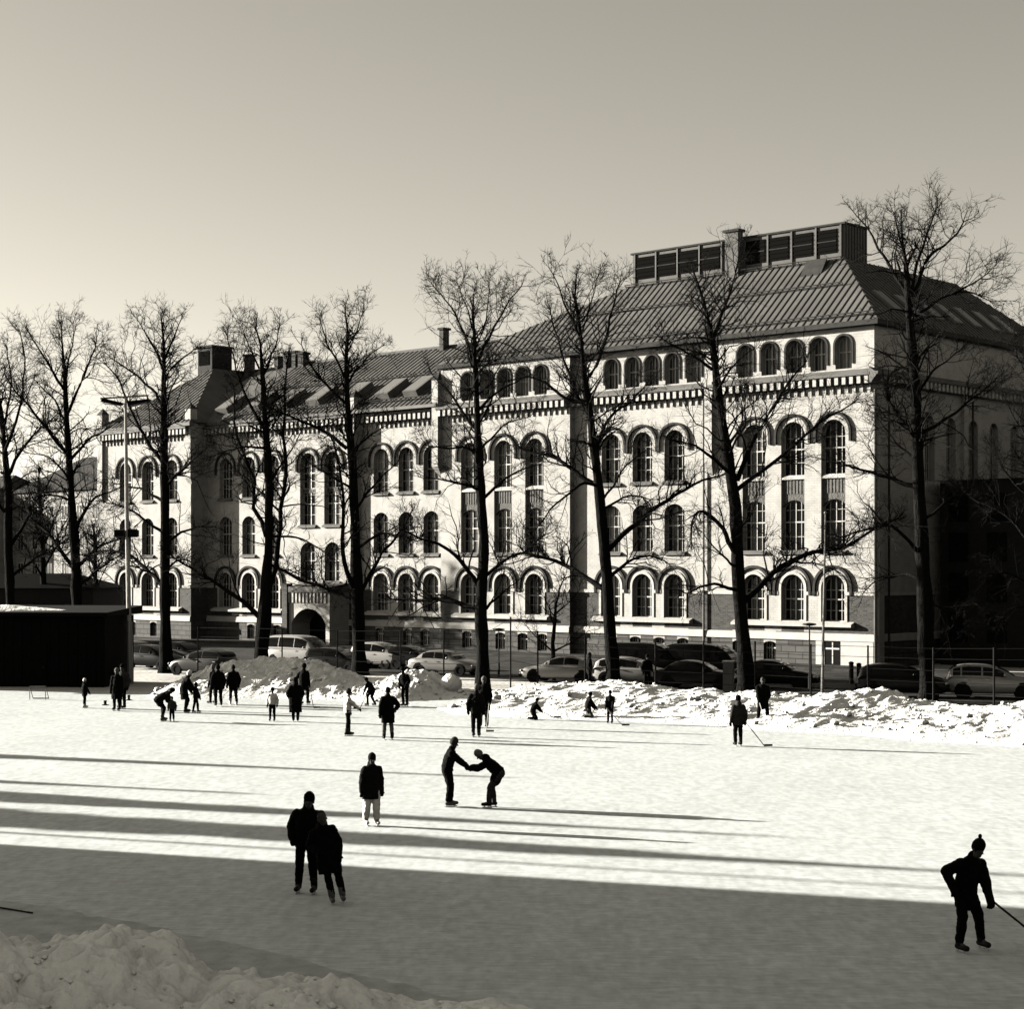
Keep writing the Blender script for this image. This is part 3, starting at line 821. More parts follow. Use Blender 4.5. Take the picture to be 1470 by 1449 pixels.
# rooftop ventilation house with louvres
vent = empty('vent_house'); vent.parent = school
vx0, vx1, vy0, vy1, vz0, vz1 = Tl + 0.1, Tr - 0.05, TQ + 0.15, TQ + 3.0, ZT - 0.1, ZT + 2.3
mb = MB(); mb.box(vx0, vx1, vy0, vy1, vz0 + 0.02, vz1); mb.build('housing', 'cladding', vent)
mb = MB(); mb.box(vx0 - 0.12, vx1 + 0.12, vy0 - 0.12, vy1 + 0.12, vz1, vz1 + 0.12); mb.build('housing_roof', 'moulding', vent)
for i in range(9):
    if i == 4: continue
    xa = vx0 + 0.35 + i * (vx1 - vx0 - 0.7) / 9; xb = xa + (vx1 - vx0 - 0.7) / 9 - 0.22
    mb = MB(); mb.box(xa, xb, vy0 - 0.05, vy0 + 0.05, vz0 + 0.55, vz1 - 0.25); lv = mb.build('louvre_panel', 'louvre', vent)
    for j in range(5):
        s_ = MB(); zz = vz0 + 0.72 + j * 0.3; s_.box(xa + 0.03, xb - 0.03, vy0 - 0.085, vy0 - 0.048, zz, zz + 0.06); s_.build('slat', 'louvre' if j != 2 else 'moulding', lv)
for i in range(10):
    xa = vx0 + 0.24 + i * (vx1 - vx0 - 0.48) / 9
    mb = MB(); mb.box(xa - 0.06, xa + 0.06, vy0 - 0.1, vy0 + 0.02, vz0 + 0.1, vz1 - 0.02); mb.build('mullion', 'cladding', vent)
for i in range(8):
    yy = vy0 + 0.2 + i * (vy1 - vy0 - 0.4) / 7
    mb = MB(); mb.box(vx1 - 0.01, vx1 + 0.05, yy - 0.03, yy + 0.03, vz0 + 0.1, vz1 - 0.02); mb.build('standing_seam', 'roof_seam', vent)
def chimney(x0, x1, y0, y1, z0, z1, m='dark_brick', root=school):
    mb = MB(); mb.box(x0, x1, y0, y1, z0, z1); c = mb.build('chimney', m, root)
    mb = MB(); mb.box(x0 - 0.12, x1 + 0.12, y0 - 0.12, y1 + 0.12, z1, z1 + 0.18); mb.build('chimney_cap', 'moulding', c)
xc = fx(1056, -TQ); chimney(xc - 0.55, xc + 0.55, TQ - 0.5, TQ + 0.1, ZT - 0.6, ZT + 2.75, 'cladding')

# low roof over A-C
ZE2, RY, ZR = 18.8, 8.0, 24.5
ex0, ex1 = A0 - 0.5, D0 - 0.02
low = [(A1 - 3, -1.05, ZE2), (ex1, -1.05, ZE2), (ex1, RY, ZR), (A1 - 3, RY, ZR)]
rl = roof_plane(low, school)
seams(rl, (A1 + 2.0, -1.05, ZE2), low[1], (A1 + 2.0, RY, ZR), low[2])
nlo = Vector((0, -(ZR - ZE2), RY + 1.05)).normalized()
for tt in (0.08, 0.5):
    guard(rl, (A1 + 3.5, -1.05 + (RY + 1.05) * tt, ZE2 + (ZR - ZE2) * tt), (ex1 - 0.3, -1.05 + (RY + 1.05) * tt, ZE2 + (ZR - ZE2) * tt), nlo)
mb = MB(); mb.box(A1 + 2, ex1, RY - 0.12, RY + 0.12, ZR - 0.05, ZR + 0.16); mb.build('ridge_cap', 'roof_seam', rl)
roof_plane([(ex0, 17, ZE2), (ex1, 17, ZE2), (ex1, RY, ZR), (ex0 + 6, RY, ZR)], school)
# skylight boxes along the lower half, hinged open so that each throws a shadow
for px, in ((343,), (388,), (428,), (473,), (522,), (572,), (612,)):
    xx = fx(px, -2.6); tt = 0.36
    b = Vector((xx, -1.05 + (RY + 1.05) * 0.14, ZE2 + (ZR - ZE2) * 0.14)); up2 = Vector((0, RY + 1.05, ZR - ZE2)).normalized()
    mb = MB(); q = [b, b + Vector((1.5, 0, 0)), b + Vector((1.5, 0, 0)) + up2 * 2.6, b + up2 * 2.6]
    mb.add([p - nlo * 0.02 for p in q] + [p + nlo * 0.55 for p in q], ((4,5,6,7), (0,1,5,4), (1,2,6,5), (2,3,7,6), (3,0,4,7))); sk = mb.build('skylight', 'ledge', rl)
    q2 = [b + Vector((.15, 0, 0)) + up2 * .15, b + Vector((1.35, 0, 0)) + up2 * .15, b + Vector((1.35, 0, 0)) + up2 * 2.45, b + Vector((.15, 0, 0)) + up2 * 2.45]
    mb = MB(); mb.poly([p + nlo * 0.56 for p in q2]); mb.build('pane', 'steel', sk)
# hip roof of the left pavilion
ya = -nA - 0.6; xa0, xa1 = A0 - 0.5, A1 + 0.6; hw = (xa1 - xa0) / 2; xm = (xa0 + xa1) / 2
ra = roof_plane([(xa0, ya, ZE2), (xa1, ya, ZE2), (xm, ya + hw * 1.15, ZR + 0.1)], school)
seams(ra, (xa0, ya, ZE2), (xa1, ya, ZE2), (xm - 0.01, ya + hw * 1.15, ZR + 0.1), (xm + 0.01, ya + hw * 1.15, ZR + 0.1))
roof_plane([(xa1, ya, ZE2), (xa1, 17, ZE2), (xm, 17, ZR + 0.1), (xm, ya + hw * 1.15, ZR + 0.1)], school)
roof_plane([(xa0, ya, ZE2), (xm, ya + hw * 1.15, ZR + 0.1), (xm, 17, ZR + 0.1), (xa0, 17, ZE2)], school)
mb = MB(); mb.box(xa0, xa1, ya - 0.02, ya + 0.5, ZE2 - 0.3, ZE2 - 0.01); mb.build('eave', 'ledge', school)
mb = MB(); mb.box(A1 + 0.61, ex1, -1.07, -0.45, ZE2 - 0.25, ZE2 - 0.01); mb.build('eave', 'ledge', school)
# square turret on the pavilion roof and the chimneys of the long ridge
tq = fx(284, -5.0)
mb = MB(); mb.box(tq, tq + 2.1, 5.0, 7.3, 22.4, 26.5); tu = mb.build('turret', 'annex_brick', school)  # near-black brick: the turret's shade is put into its colour
mb = MB(); mb.box(tq - 0.15, tq + 2.25, 4.85, 7.45, 26.5, 26.7); mb.build('turret_cap', 'moulding', tu)
mb = MB(); mb.box(tq + 0.2, tq + 1.7, 4.95, 5.02, 24.9, 26.2); mb.build('louvre_panel', 'louvre', tu)
for px, w_, zt_ in ((353, 0.7, 25.7), (396, 0.5, 25.2), (409, 0.6, 25.5), (421, 0.5, 25.5), (430, 0.7, 25.3), (633, 0.45, 25.9)):
    xx = fx(px, -7.6); chimney(xx, xx + w_, 7.4, 8.1, 23.4, zt_)
# ---------------------------------------------------------------- neighbouring blocks
def block(name, label, loc, rz, L, W, H, roof_h, m, storeys, step=3.2, win=(1.2, 1.7), sides=('front',), z_first=1.6, roofm='roof_metal', mansard=0.0, cat='building', framem='frame_white', panem='glass'):
    root = empty(name, loc, rz); tag(root, label, cat)
    mb = MB()
    mb.box(0, L, 0, W, 0, H); mb.build('wall', m, root)
    mb = MB(); o = 0.4
    mb.add([(-o, -o, H), (L + o, -o, H), (L + o, W + o, H), (-o, W + o, H), (W * 0.35, W/2, H + roof_h), (L - W * 0.35, W/2, H + roof_h)],
           ((0,1,5,4), (1,2,5), (2,3,4,5), (3,0,4), (3,2,1,0)))
    mb.build('roof', roofm, root)
    fm = MB(); w2 = win[0] / 2
    fm.box(-w2 - 0.08, w2 + 0.08, -0.05, 0.02, -0.08, 0.0); fm.box(-w2 - 0.08, w2 + 0.08, -0.05, 0.02, win[1], win[1] + 0.08)
    for s in (-1, 1): fm.box(s*(w2 + 0.04) - 0.04, s*(w2 + 0.04) + 0.04, -0.05, 0.02, 0.0, win[1])
    fm.box(-0.04, 0.04, -0.045, 0.02, 0, win[1]); fmm = fm.mesh('window_frame', framem)
    gm = MB(); gm.box(-w2, w2, -0.02, 0.02, 0, win[1]); gmm = gm.mesh('pane', panem)
    def row(n, place):
        for k in range(storeys):
            z = z_first + k * (H - z_first) / storeys
            for i in range(n):
                p, r_ = place(i, n); w = link('window', fmm, root, (p[0], p[1], z), (0, 0, r_)); link('pane', gmm, w)
    if 'front' in sides: row(int(L / step), lambda i, n: (((i + 0.5) * L / n, -0.004), 0))
    if 'right' in sides: row(int(W / step), lambda i, n: ((L + 0.004, (i + 0.5) * W / n), R(90)))
    if 'left' in sides: row(int(W / step), lambda i, n: ((-0.004, (i + 0.5) * W / n), R(-90)))
    return root

# dark annex standing right of the school, in the shade of the street
q = bw(0.75, 6.6)
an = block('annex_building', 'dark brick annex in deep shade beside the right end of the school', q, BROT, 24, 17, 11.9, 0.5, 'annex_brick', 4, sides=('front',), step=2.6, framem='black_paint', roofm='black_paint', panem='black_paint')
# block across the side street, unseen, added to darken the end wall
# far apartment houses behind the left trees
p = at(20, 815, 228); block('apartment_house', 'far pale apartment house with rows of windows between the left trees', (p.x, p.y, 0), R(-45), 24, 14, 15.6, 4.6, 'far_plaster', 4, sides=('front', 'right'), roofm='roof_seam')
p = at(-110, 815, 236); block('apartment_house', 'far pale house cut by the left edge above the hut', (p.x, p.y, 0), R(-45), 16, 14, 14.0, 4.2, 'far_plaster', 4, sides=('front',), roofm='roof_seam')
p = at(-120, 815, 150); block('low_house', 'dark low shed behind the black hut at the left edge', (p.x, p.y, 0), R(-5), 15, 8, 4.6, 1.2, 'annex_brick', 1, sides=('front',), framem='black_paint', roofm='black_paint')
block('unseen_house', 'unseen dark block added across the side street to dim the side wall', bw(27, -4), BROT, 18, 60, 21, 3, 'annex_brick', 5, sides=(), roofm='black_paint')  # unseen block, added to keep sky light off the school's side wall
# left house throws the near shadow; right one, unseen, is added to cut fill
block('unseen_house', 'tall house left of the rink, out of frame', (-58, -40, 0), 0, 18, 91.5, 13.6, 1.5, 'dark_brick', 5, sides=('right',))
block('unseen_house', 'unseen house added right of the rink to cut sky light', (46, -20, 0), 0, 18, 95, 19, 4, 'dark_brick', 5, sides=('left',))

# ---------------------------------------------------------------- black hut at the left edge of the rink
hut = empty('rink_hut', (-21.4, 95.0, 0), R(-6)); tag(hut, 'black flat roofed hut at the left edge of the rink', 'hut')
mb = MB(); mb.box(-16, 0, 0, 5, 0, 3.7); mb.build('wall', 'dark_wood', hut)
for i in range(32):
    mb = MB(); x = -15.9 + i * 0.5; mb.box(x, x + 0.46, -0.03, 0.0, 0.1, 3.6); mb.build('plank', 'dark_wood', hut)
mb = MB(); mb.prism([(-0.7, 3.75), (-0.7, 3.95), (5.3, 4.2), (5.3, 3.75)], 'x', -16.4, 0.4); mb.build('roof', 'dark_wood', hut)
mb = MB(); mb.box(-4.2, -3.1, -0.07, -0.03, 0.05, 2.2); d_ = mb.build('door', 'dark_wood', hut)
mb = MB(); mb.box(-3.3, -3.2, -0.12, -0.07, 1.0, 1.1); mb.build('handle', 'black_iron', d_)

# ---------------------------------------------------------------- snow banks
def bank(name, label, pts, width, nlen, nwid, hfun, seed, z0=0.0, mname='snow', lump=0.35, fine=0.16, clods=0, csize=.1, rough=0.0):
    """ridge of ploughed snow along a polyline of (x, y, half width front, half width back, height)"""
    P_ = np.array(pts, float); seg = np.r_[0, np.cumsum(np.hypot(np.diff(P_[:, 0]), np.diff(P_[:, 1])))]
    t = np.linspace(0, seg[-1], nlen)
    C = np.stack([np.interp(t, seg, P_[:, k]) for k in range(5)], 1)
    tx = np.gradient(C[:, 0]); ty = np.gradient(C[:, 1]); ln = np.hypot(tx, ty); nx, ny = ty / ln, -tx / ln
    if ny.mean() > 0: nx, ny = -nx, -ny           # towards the viewer
    nx, ny = np.full(nlen, nx.mean()), np.full(nlen, ny.mean()); q_ = np.hypot(nx, ny); nx, ny = nx / q_, ny / q_
    V = np.zeros((nlen, nwid, 3))
    for j in range(nwid):
        w = -1 + 2 * j / (nwid - 1)               # -1 front foot, +1 back foot
        d = np.where(w < 0, -w * C[:, 2], -w * C[:, 3])
        V[:, j, 0] = C[:, 0] + nx * d; V[:, j, 1] = C[:, 1] + ny * d
        prof = (math.cos(abs(w) * math.pi / 2) ** 1.2)
        for i in range(nlen):
            v = Vector((V[i, j, 0], V[i, j, 1], seed))
            a = noise.fractal(v * 0.45, 1.0, 2.0, 4); b = noise.noise(v * 1.7); c = abs(noise.noise(v * 3.9)); e = noise.noise(v * 8.0)
            h = C[i, 4] * prof * (1 + lump * a) + (lump * 0.9 * b + fine * 0.9 * c + fine * 0.16 * e + rough * (noise.noise(v * 15.0) + .6 * abs(noise.noise(v * 29.0)))) * min(1, prof * 2.5) * min(1.0, C[i, 4] * 1.2)
            V[i, j, 2] = max(-0.05, h) + (0.0 if 0 < j < nwid - 1 else -0.06)
    V[:, :, 2] += z0
    idx = np.arange(nlen * nwid).reshape(nlen, nwid)
    F = np.stack([idx[:-1, :-1], idx[1:, :-1], idx[1:, 1:], idx[:-1, 1:]], -1).reshape(-1, 4)
    o = link(name, fast_mesh(name, V.reshape(-1, 3), F, mname)); tag(o, label, 'snowbank')
    if clods:      # broken clods lying on the bank and rolled down to its foot
        cr = random.Random(int(seed * 10)); mb = MB()
        for _ in range(clods):
            i = cr.randrange(1, nlen - 1); j = min(nwid - 2, max(0, int(abs(cr.gauss(0.0, 0.42)) * nwid * .5 + cr.random() * nwid * .25))); c = V[i, j].copy(); r_ = csize * cr.lognormvariate(0, .5)
            if j < 3: c[1] -= abs(cr.gauss(0, .5)) * csize * 6; c[2] = z0 + r_ * .3
            o_ = len(mb.v)
            for sx, sy, sz in ((1,0,0), (-1,0,0), (0,1,0), (0,-1,0), (0,0,1), (0,0,-1), (.7,.7,.5), (-.7,.6,.6), (.6,-.7,.6), (-.6,-.7,.5)):
                q_ = r_ * cr.uniform(.7, 1.15); mb.v.append((c[0] + sx*q_, c[1] + sy*q_, c[2] + sz*q_*.8 + r_*.25))
            for f in ((4,6,0), (4,7,6), (6,7,2), (6,2,0), (4,8,9), (4,0,8), (4,9,7), (8,3,9), (8,0,3), (9,1,7), (7,1,2), (9,3,1), (5,0,2), (5,2,1), (5,1,3), (5,3,0)): mb.f.append(tuple(o_ + q for q in f)); mb.m.append(0)
        tag(mb.build('snow_clods', mname, o, True), kind='stuff')
    return o

def bp(x, yfoot, ycrest, Zc, back=2.5):
    """bank station: column x, foot row, crest row, crest distance"""
    Zf = CAM_H * FOC / (yfoot - HY); X = (x - CX) * Zc / FOC
    return (X, Zc, max(0.6, Zc - Zf), back, max(0.12, CAM_H + (HY - ycrest) * Zc / FOC))
bank('snowbank', 'long sunlit ridge of ploughed snow along the right far side of the rink',
     [bp(722, 1004, 1000, 89), bp(760, 1012, 990, 88), bp(800, 1024, 982, 87), bp(860, 1034, 984, 85), bp(920, 1038, 987, 83), bp(985, 1040, 992, 81.5), bp(1050, 1042, 996, 80),
      bp(1120, 1046, 997, 79), bp(1180, 1050, 1001, 78), bp(1225, 1054, 997, 77.5), bp(1265, 1058, 993, 77), bp(1300, 1060, 1003, 76), bp(1340, 1062, 1011, 75), bp(1400, 1066, 1016, 74), bp(1470, 1074, 1012, 73), bp(1560, 1080, 1012, 71), bp(1750, 1092, 1010, 67), bp(2000, 1110, 1008, 62)], 0, 520, 60, None, 3.3, lump=0.20, fine=0.17, clods=520, csize=.06, rough=.012)
bank('snowbank', 'big heap of ploughed snow before the porch at the left far side of the rink',
     [bp(255, 1000, 992, 93), bp(285, 1003, 968, 94), bp(330, 1004, 952, 95), bp(385, 1004, 946, 95.5), bp(440, 1004, 950, 95), bp(490, 1005, 962, 94), bp(530, 1006, 975, 93), bp(560, 1008, 976, 92), bp(590, 1009, 965, 91.5), bp(625, 1009, 970, 91.5), bp(655, 1006, 990, 91), bp(690, 1004, 998, 90)], 0, 320, 50, None, 11.7, lump=0.20, fine=0.17, clods=260, csize=.065, rough=.012)
bank('snowbank', 'rough shaded heap of snow in the bottom left foreground',
     [(-13.5, 25.0, 5.5, 3.2, 1.70), (-9.0, 24.4, 5.0, 2.8, 1.60), (-6.8, 24.0, 5.0, 2.4, 1.42), (-5.4, 24.0, 4.8, 2.2, 1.33), (-4.5, 24.0, 4.6, 2.0, 1.05), (-4.0, 24.1, 4.4, 1.8, 0.80), (-3.3, 24.2, 4.4, 1.7, 0.84), (-2.6, 24.2, 4.2, 1.6, 0.74), (-1.9, 24.3, 4.0, 1.5, 0.55), (-1.0, 24.4, 3.6, 1.4, 0.36), (-0.3, 24.5, 3.2, 1.3, 0.34), (0.5, 24.5, 2.4, 1.1, 0.15), (1.2, 24.5, 2.0, 1.0, 0.05)], 0, 560, 190, None, 5.1, lump=0.30, fine=0.20, clods=420, csize=.028, rough=.022)
bank('snowbank', 'low ragged rim of slush between the near ice and the foreground heap',
     [(-14, 31.0, 0.9, 1.0, 0.10), (-9.0, 28.6, 0.8, 1.0, 0.10), (-5.5, 27.0, 0.8, 0.9, 0.12), (-2.5, 25.4, 0.7, 0.8, 0.12), (0.5, 23.9, 0.6, 0.7, 0.08)], 0, 220, 16, None, 8.1, mname='snow', lump=0.9, fine=0.10, clods=200, csize=.022)
def snowball(x, y, r, seed, label, Z=None, z=None):
    mb = MB(); mb.sphere((0, 0, 0), r, 12, 8)
    mb.v = [tuple(Vector(v) * (1 + 0.18 * noise.noise(Vector(v) * (1.6 / r) + Vector((seed, 0, 0))))) for v in mb.v]
    p = at(x, y, Z); o = mb.build('snowball', 'snow', None, True); o.location = p; tag(o, label, 'snowball', 'snow lumps on the banks')
snowball(1269, 1000, 0.22, 1, 'round lump of snow on the highest point of the right bank', 77)
snowball(1375, 1022, 0.30, 2, 'lump of snow on the right bank near the silver car', 73.6)
snowball(1398, 1046, 0.36, 3, 'lump of snow at the foot of the right bank below the silver car', 70)
snowball(647, 984, 0.55, 4, 'pale cone of snow at the right end of the left heap', 90)

# ---------------------------------------------------------------- trees
def resample(pts, n):
    pts = np.array(pts, float); s = np.r_[0, np.cumsum(np.linalg.norm(np.diff(pts, axis=0), axis=1))]
    t = np.linspace(0, s[-1], n)
    # smooth through a Catmull-like interpolation of the traced corners
    out = np.stack([np.interp(t, s, pts[:, k]) for k in range(3)], 1)
    for _ in range(2):
        out[1:-1] = 0.25 * out[:-2] + 0.5 * out[1:-1] + 0.25 * out[2:]
    return out, s[-1]

def norm(v): return v / (np.linalg.norm(v, axis=-1, keepdims=True) + 1e-9)

def grow(starts, dirs, lens, r0, n, up, jit, tr):
    """vectorised branches: M polylines with n points that wander and bend upwards"""
    M = len(starts); P_ = np.zeros((M, n, 3)); P_[:, 0] = starts; d = norm(dirs.copy())
    for i in range(1, n):
        d = norm(d + tr.normal(0, jit, (M, 3)) + np.array([0, 0, up]))
        P_[:, i] = P_[:, i-1] + d * (lens / (n - 1))[:, None]
    Rr = r0[:, None] * np.linspace(1, 0.35, n)[None, :]
    return P_, Rr

def spawn(P_, Rr, per, tr, lo=0.2, ang=0.9, lenf=(0.4, 0.7), rf=0.5, up=0.1, n=5, jit=0.18, rmin=0.004, Ltot=None):
    """children along a set of polylines"""
    M, n0, _ = P_.shape
    L = np.linalg.norm(np.diff(P_, axis=1), axis=2).sum(1)
    cnt = np.maximum(1, np.round(per * np.ones(M)).astype(int)) if np.isscalar(per) else per
    idx = np.repeat(np.arange(M), cnt)
    t = lo + (1 - lo) * tr.random(len(idx)) ** 0.8
    f = t * (n0 - 1); i0 = np.minimum(f.astype(int), n0 - 2); w = (f - i0)[:, None]
    st = P_[idx, i0] * (1 - w) + P_[idx, i0 + 1] * w
    tg = norm(P_[idx, i0 + 1] - P_[idx, i0])
    rr = Rr[idx, i0] * (1 - w[:, 0]) + Rr[idx, i0 + 1] * w[:, 0]
    rv = tr.normal(0, 1, (len(idx), 3)); pr = norm(rv - (rv * tg).sum(1, keepdims=True) * tg)
    a = ang * (0.6 + 0.6 * tr.random(len(idx)))[:, None]
    d = tg * np.cos(a) + pr * np.sin(a)
    ln = L[idx] * (lenf[0] + (lenf[1] - lenf[0]) * tr.random(len(idx))) * (1.15 - 0.6 * t)
    return grow(st, d, ln, np.maximum(rmin, rr * rf), n, up, jit, tr)

def tree(label, Z, trunk, limbs, seed, group='bare trees along the street', name='bare_tree', dens=1.0, limb_dz=0.8, squash=1.0, twig=1.0):
    """trunk: [(x, y, width px)], limbs: lists of (x, y) with a starting width px, traced from the photo, with depth of their own"""
    sq = lambda y: 700 - (700 - y) * squash if y < 700 else y
    trunk = [(x, sq(y), w) for x, y, w in trunk]; limbs = [([(x, sq(y)) for x, y in pts], w) for pts, w in limbs]
    tr = np.random.default_rng(seed)
    base = at(trunk[0][0], HY, Z); root = empty(name, (base.x, base.y, 0)); tag(root, label, 'tree', group)
    off = np.array([base.x, base.y, 0.0])
    px = Z / FOC
    tp = np.array([tuple(at(x, y, Z + tr.normal(0, 0.08))) for x, y, w in trunk])
    tp[0, 2] = -0.25
    tw = np.array([w for _, _, w in trunk]) * px * 0.5
    n = 26
    tpos, L = resample(tp, n)
    s = np.r_[0, np.cumsum(np.linalg.norm(np.diff(tp, axis=0), axis=1))]
    trad = np.interp(np.linspace(0, s[-1], n), s, tw)
    trad[0] *= 1.45; trad[1] *= 1.12
    trad = trad * (1 + 0.08 * tr.normal(size=n)); tpos[2:-1, :2] += np.cumsum(tr.normal(0, .022, (n - 3, 2)), 0)
    V, F = tubes((tpos - off)[None], trad[None], 10)
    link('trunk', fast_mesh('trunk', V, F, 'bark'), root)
    mains = [(tpos[n // 3:], trad[n // 3:], 0)]
    for pts, w in limbs:
        a = tr.uniform(-1, 1) * limb_dz; x0 = pts[0][0]
        q = []
        run = 0.0; prev = pts[0]
        for (x, y) in pts:
            run += math.hypot(x - prev[0], y - prev[1]); prev = (x, y)
            q.append(tuple(at(x, y, Z + a * run * px)))
        m = max(6, int(len(pts) * 3))
        lp, LL = resample(q, m)
        jt = tr.normal(0, 0.11 * LL / m, lp[2:].shape); jt[1:] = .5 * (jt[1:] + jt[:-1]); lp[2:] += jt
        r = np.linspace(w * 0.5 * px, max(0.012, w * 0.5 * px * 0.28), m)
        # start inside the trunk
        V, F = tubes((lp - off)[None], r[None], 7)
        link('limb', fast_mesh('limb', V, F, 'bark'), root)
        mains.append((lp, r, LL))
    # first order branches off trunk top and limbs
    B1P, B1R = [], []
    for k, (lp, r, LL) in enumerate(mains):
        Lm = np.linalg.norm(np.diff(lp, axis=0), axis=1).sum()
        c = max(5, int(Lm * 3.6 * dens))
        t = (0.25 if k == 0 else 0.15) + (0.75 if k == 0 else 0.85) * tr.random(c) ** 0.75
        f = t * (len(lp) - 1); i0 = np.minimum(f.astype(int), len(lp) - 2); w = (f - i0)[:, None]
        st = lp[i0] * (1 - w) + lp[i0 + 1] * w; tg = norm(lp[i0 + 1] - lp[i0])
        rr = r[i0] * (1 - w[:, 0]) + r[i0 + 1] * w[:, 0]
        rv = tr.normal(0, 1, (c, 3)) + np.array([0, 0, 0.5]); pr = norm(rv - (rv * tg).sum(1, keepdims=True) * tg)
        a = tr.uniform(0.5, 1.15, c)[:, None]
        d = tg * np.cos(a) + pr * np.sin(a)
        ln = tr.uniform(0.9, 3.5, c) * (1.25 - 0.7 * t)
        p_, r_ = grow(st, d, ln, np.clip(rr * 0.45, 0.016, 0.055), 6, 0.05, 0.27, tr)
        B1P.append(p_); B1R.append(r_)
        # tip continues
        p_, r_ = grow(lp[-1:].repeat(3, 0), norm(lp[-1:] - lp[-3:-2]).repeat(3, 0) + tr.normal(0, 0.35, (3, 3)), tr.uniform(0.5, 1.3, 3), np.full(3, max(0.014, r[-1] * 0.8)), 6, 0.1, 0.15, tr)
        B1P.append(p_); B1R.append(r_)
    P1 = np.concatenate(B1P); R1_ = np.concatenate(B1R)
    P2, R2_ = spawn(P1, R1_, 6, tr, 0.12, 0.95, (0.35, 0.7), 0.6, 0.05, 4, 0.26, 0.011)
    P3, R3_ = spawn(P2, R2_, 4, tr, 0.1, 0.8, (0.4, 0.8), 0.7, 0.04, 3, 0.22, 0.0078)
    vs, fs, o = [], [], 0
    for P_, R_, kk in ((P1, R1_, 5), (P2, R2_ * twig, 4), (P3, R3_ * twig, 3)):
        V, F = tubes(P_ - off, R_, kk); fs.append(F + o); vs.append(V); o += len(V)
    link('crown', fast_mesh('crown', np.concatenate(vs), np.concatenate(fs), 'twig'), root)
    return root

tree('tall bare tree right of the school corner, top above the roof vents', 84,
     [(1332, 1012, 25), (1330, 930, 22), (1327, 850, 21), (1322, 780, 19), (1320, 700, 18), (1318, 620, 16), (1315, 540, 15), (1310, 470, 13), (1305, 412, 10), (1302, 355, 5), (1294, 305, 2)],
     [([(1308, 430), (1285, 380), (1262, 345), (1250, 318), (1234, 300)], 7), ([(1304, 400), (1298, 350), (1289, 318), (1284, 295)], 5), ([(1308, 410), (1318, 360), (1330, 325), (1344, 285)], 6),
      ([(1313, 412), (1326, 365), (1345, 345), (1372, 328), (1384, 305)], 7), ([(1315, 445), (1350, 416), (1390, 404), (1420, 422)], 5), ([(1370, 410), (1405, 392), (1428, 372)], 3),
      ([(1319, 625), (1290, 597), (1270, 559), (1276, 527), (1296, 522)], 8), ([(1322, 620), (1366, 594), (1400, 565), (1425, 545)], 6), ([(1320, 700), (1280, 689), (1241, 673), (1212, 668)], 8),
      ([(1321, 796), (1280, 752), (1244, 758), (1212, 773)], 7), ([(1325, 833), (1295, 824), (1262, 830), (1240, 850)], 5), ([(1318, 660), (1290, 640), (1262, 600)], 4), ([(1322, 750), (1360, 720), (1400, 700)], 5),
      ([(1326, 860), (1352, 875), (1375, 905)], 3), ([(1317, 560), (1345, 520), (1372, 500)], 5)], 21, squash=0.965)
tree('bare forked tree standing before the right pavilion of the school', 91,
     [(1073, 998, 22), (1069, 930, 21), (1061, 860, 21), (1055, 800, 18), (1056, 740, 18), (1050, 690, 17), (1042, 640, 14), (1032, 570, 12), (1024, 510, 10), (1019, 465, 7), (1008, 425, 4), (994, 385, 2)],
     [([(1023, 490), (1042, 435), (1056, 390), (1063, 352)], 6), ([(1058, 690), (1080, 634), (1104, 598), (1125, 555), (1156, 525)], 8), ([(1056, 705), (1107, 664), (1168, 613), (1225, 577)], 7),
      ([(1064, 868), (1113, 819), (1171, 790), (1220, 789), (1252, 762), (1290, 745)], 10), ([(1055, 795), (1034, 752), (1007, 728), (989, 749), (992, 777)], 8), ([(1058, 848), (1022, 837), (1004, 843), (986, 852)], 6),
      ([(1048, 680), (998, 637), (961, 631)], 6), ([(1022, 530), (992, 509), (949, 488)], 5), ([(1045, 655), (1070, 610), (1068, 560)], 4), ([(1030, 560), (1055, 520), (1085, 500)], 4), ([(1053, 770), (1080, 740), (1090, 700)], 3),
      ([(1055, 815), (1025, 790), (1010, 765)], 4)], 22)
tree('bare leaning tree between the middle bays and the recess of the school', 96,
     [(881, 990, 19), (877, 900, 18), (872, 820, 16), (866, 740, 16), (860, 690, 14), (854, 640, 12), (848, 590, 11), (842, 540, 9), (838, 480, 6), (831, 425, 4), (827, 380, 2)],
     [([(871, 792), (905, 757), (943, 725), (998, 695), (1037, 680)], 9), ([(868, 730), (904, 710), (943, 719)], 4), ([(873, 830), (916, 795), (955, 804)], 6), ([(862, 700), (826, 678), (800, 654), (751, 645), (735, 625)], 8),
      ([(874, 850), (853, 837), (826, 819), (790, 803), (751, 792), (724, 804)], 9), ([(842, 570), (816, 566), (781, 537), (755, 528), (725, 540)], 6), ([(856, 640), (873, 588), (904, 570), (931, 537)], 6),
      ([(846, 590), (820, 545), (800, 475), (790, 425)], 6), ([(842, 540), (868, 480), (880, 420), (890, 385)], 6), ([(838, 480), (815, 430), (800, 385), (790, 365)], 4), ([(836, 460), (850, 410), (858, 372)], 3),
      ([(862, 700), (840, 690), (800, 720), (770, 760)], 5), ([(864, 720), (900, 660), (930, 640)], 4)], 23, squash=0.935)
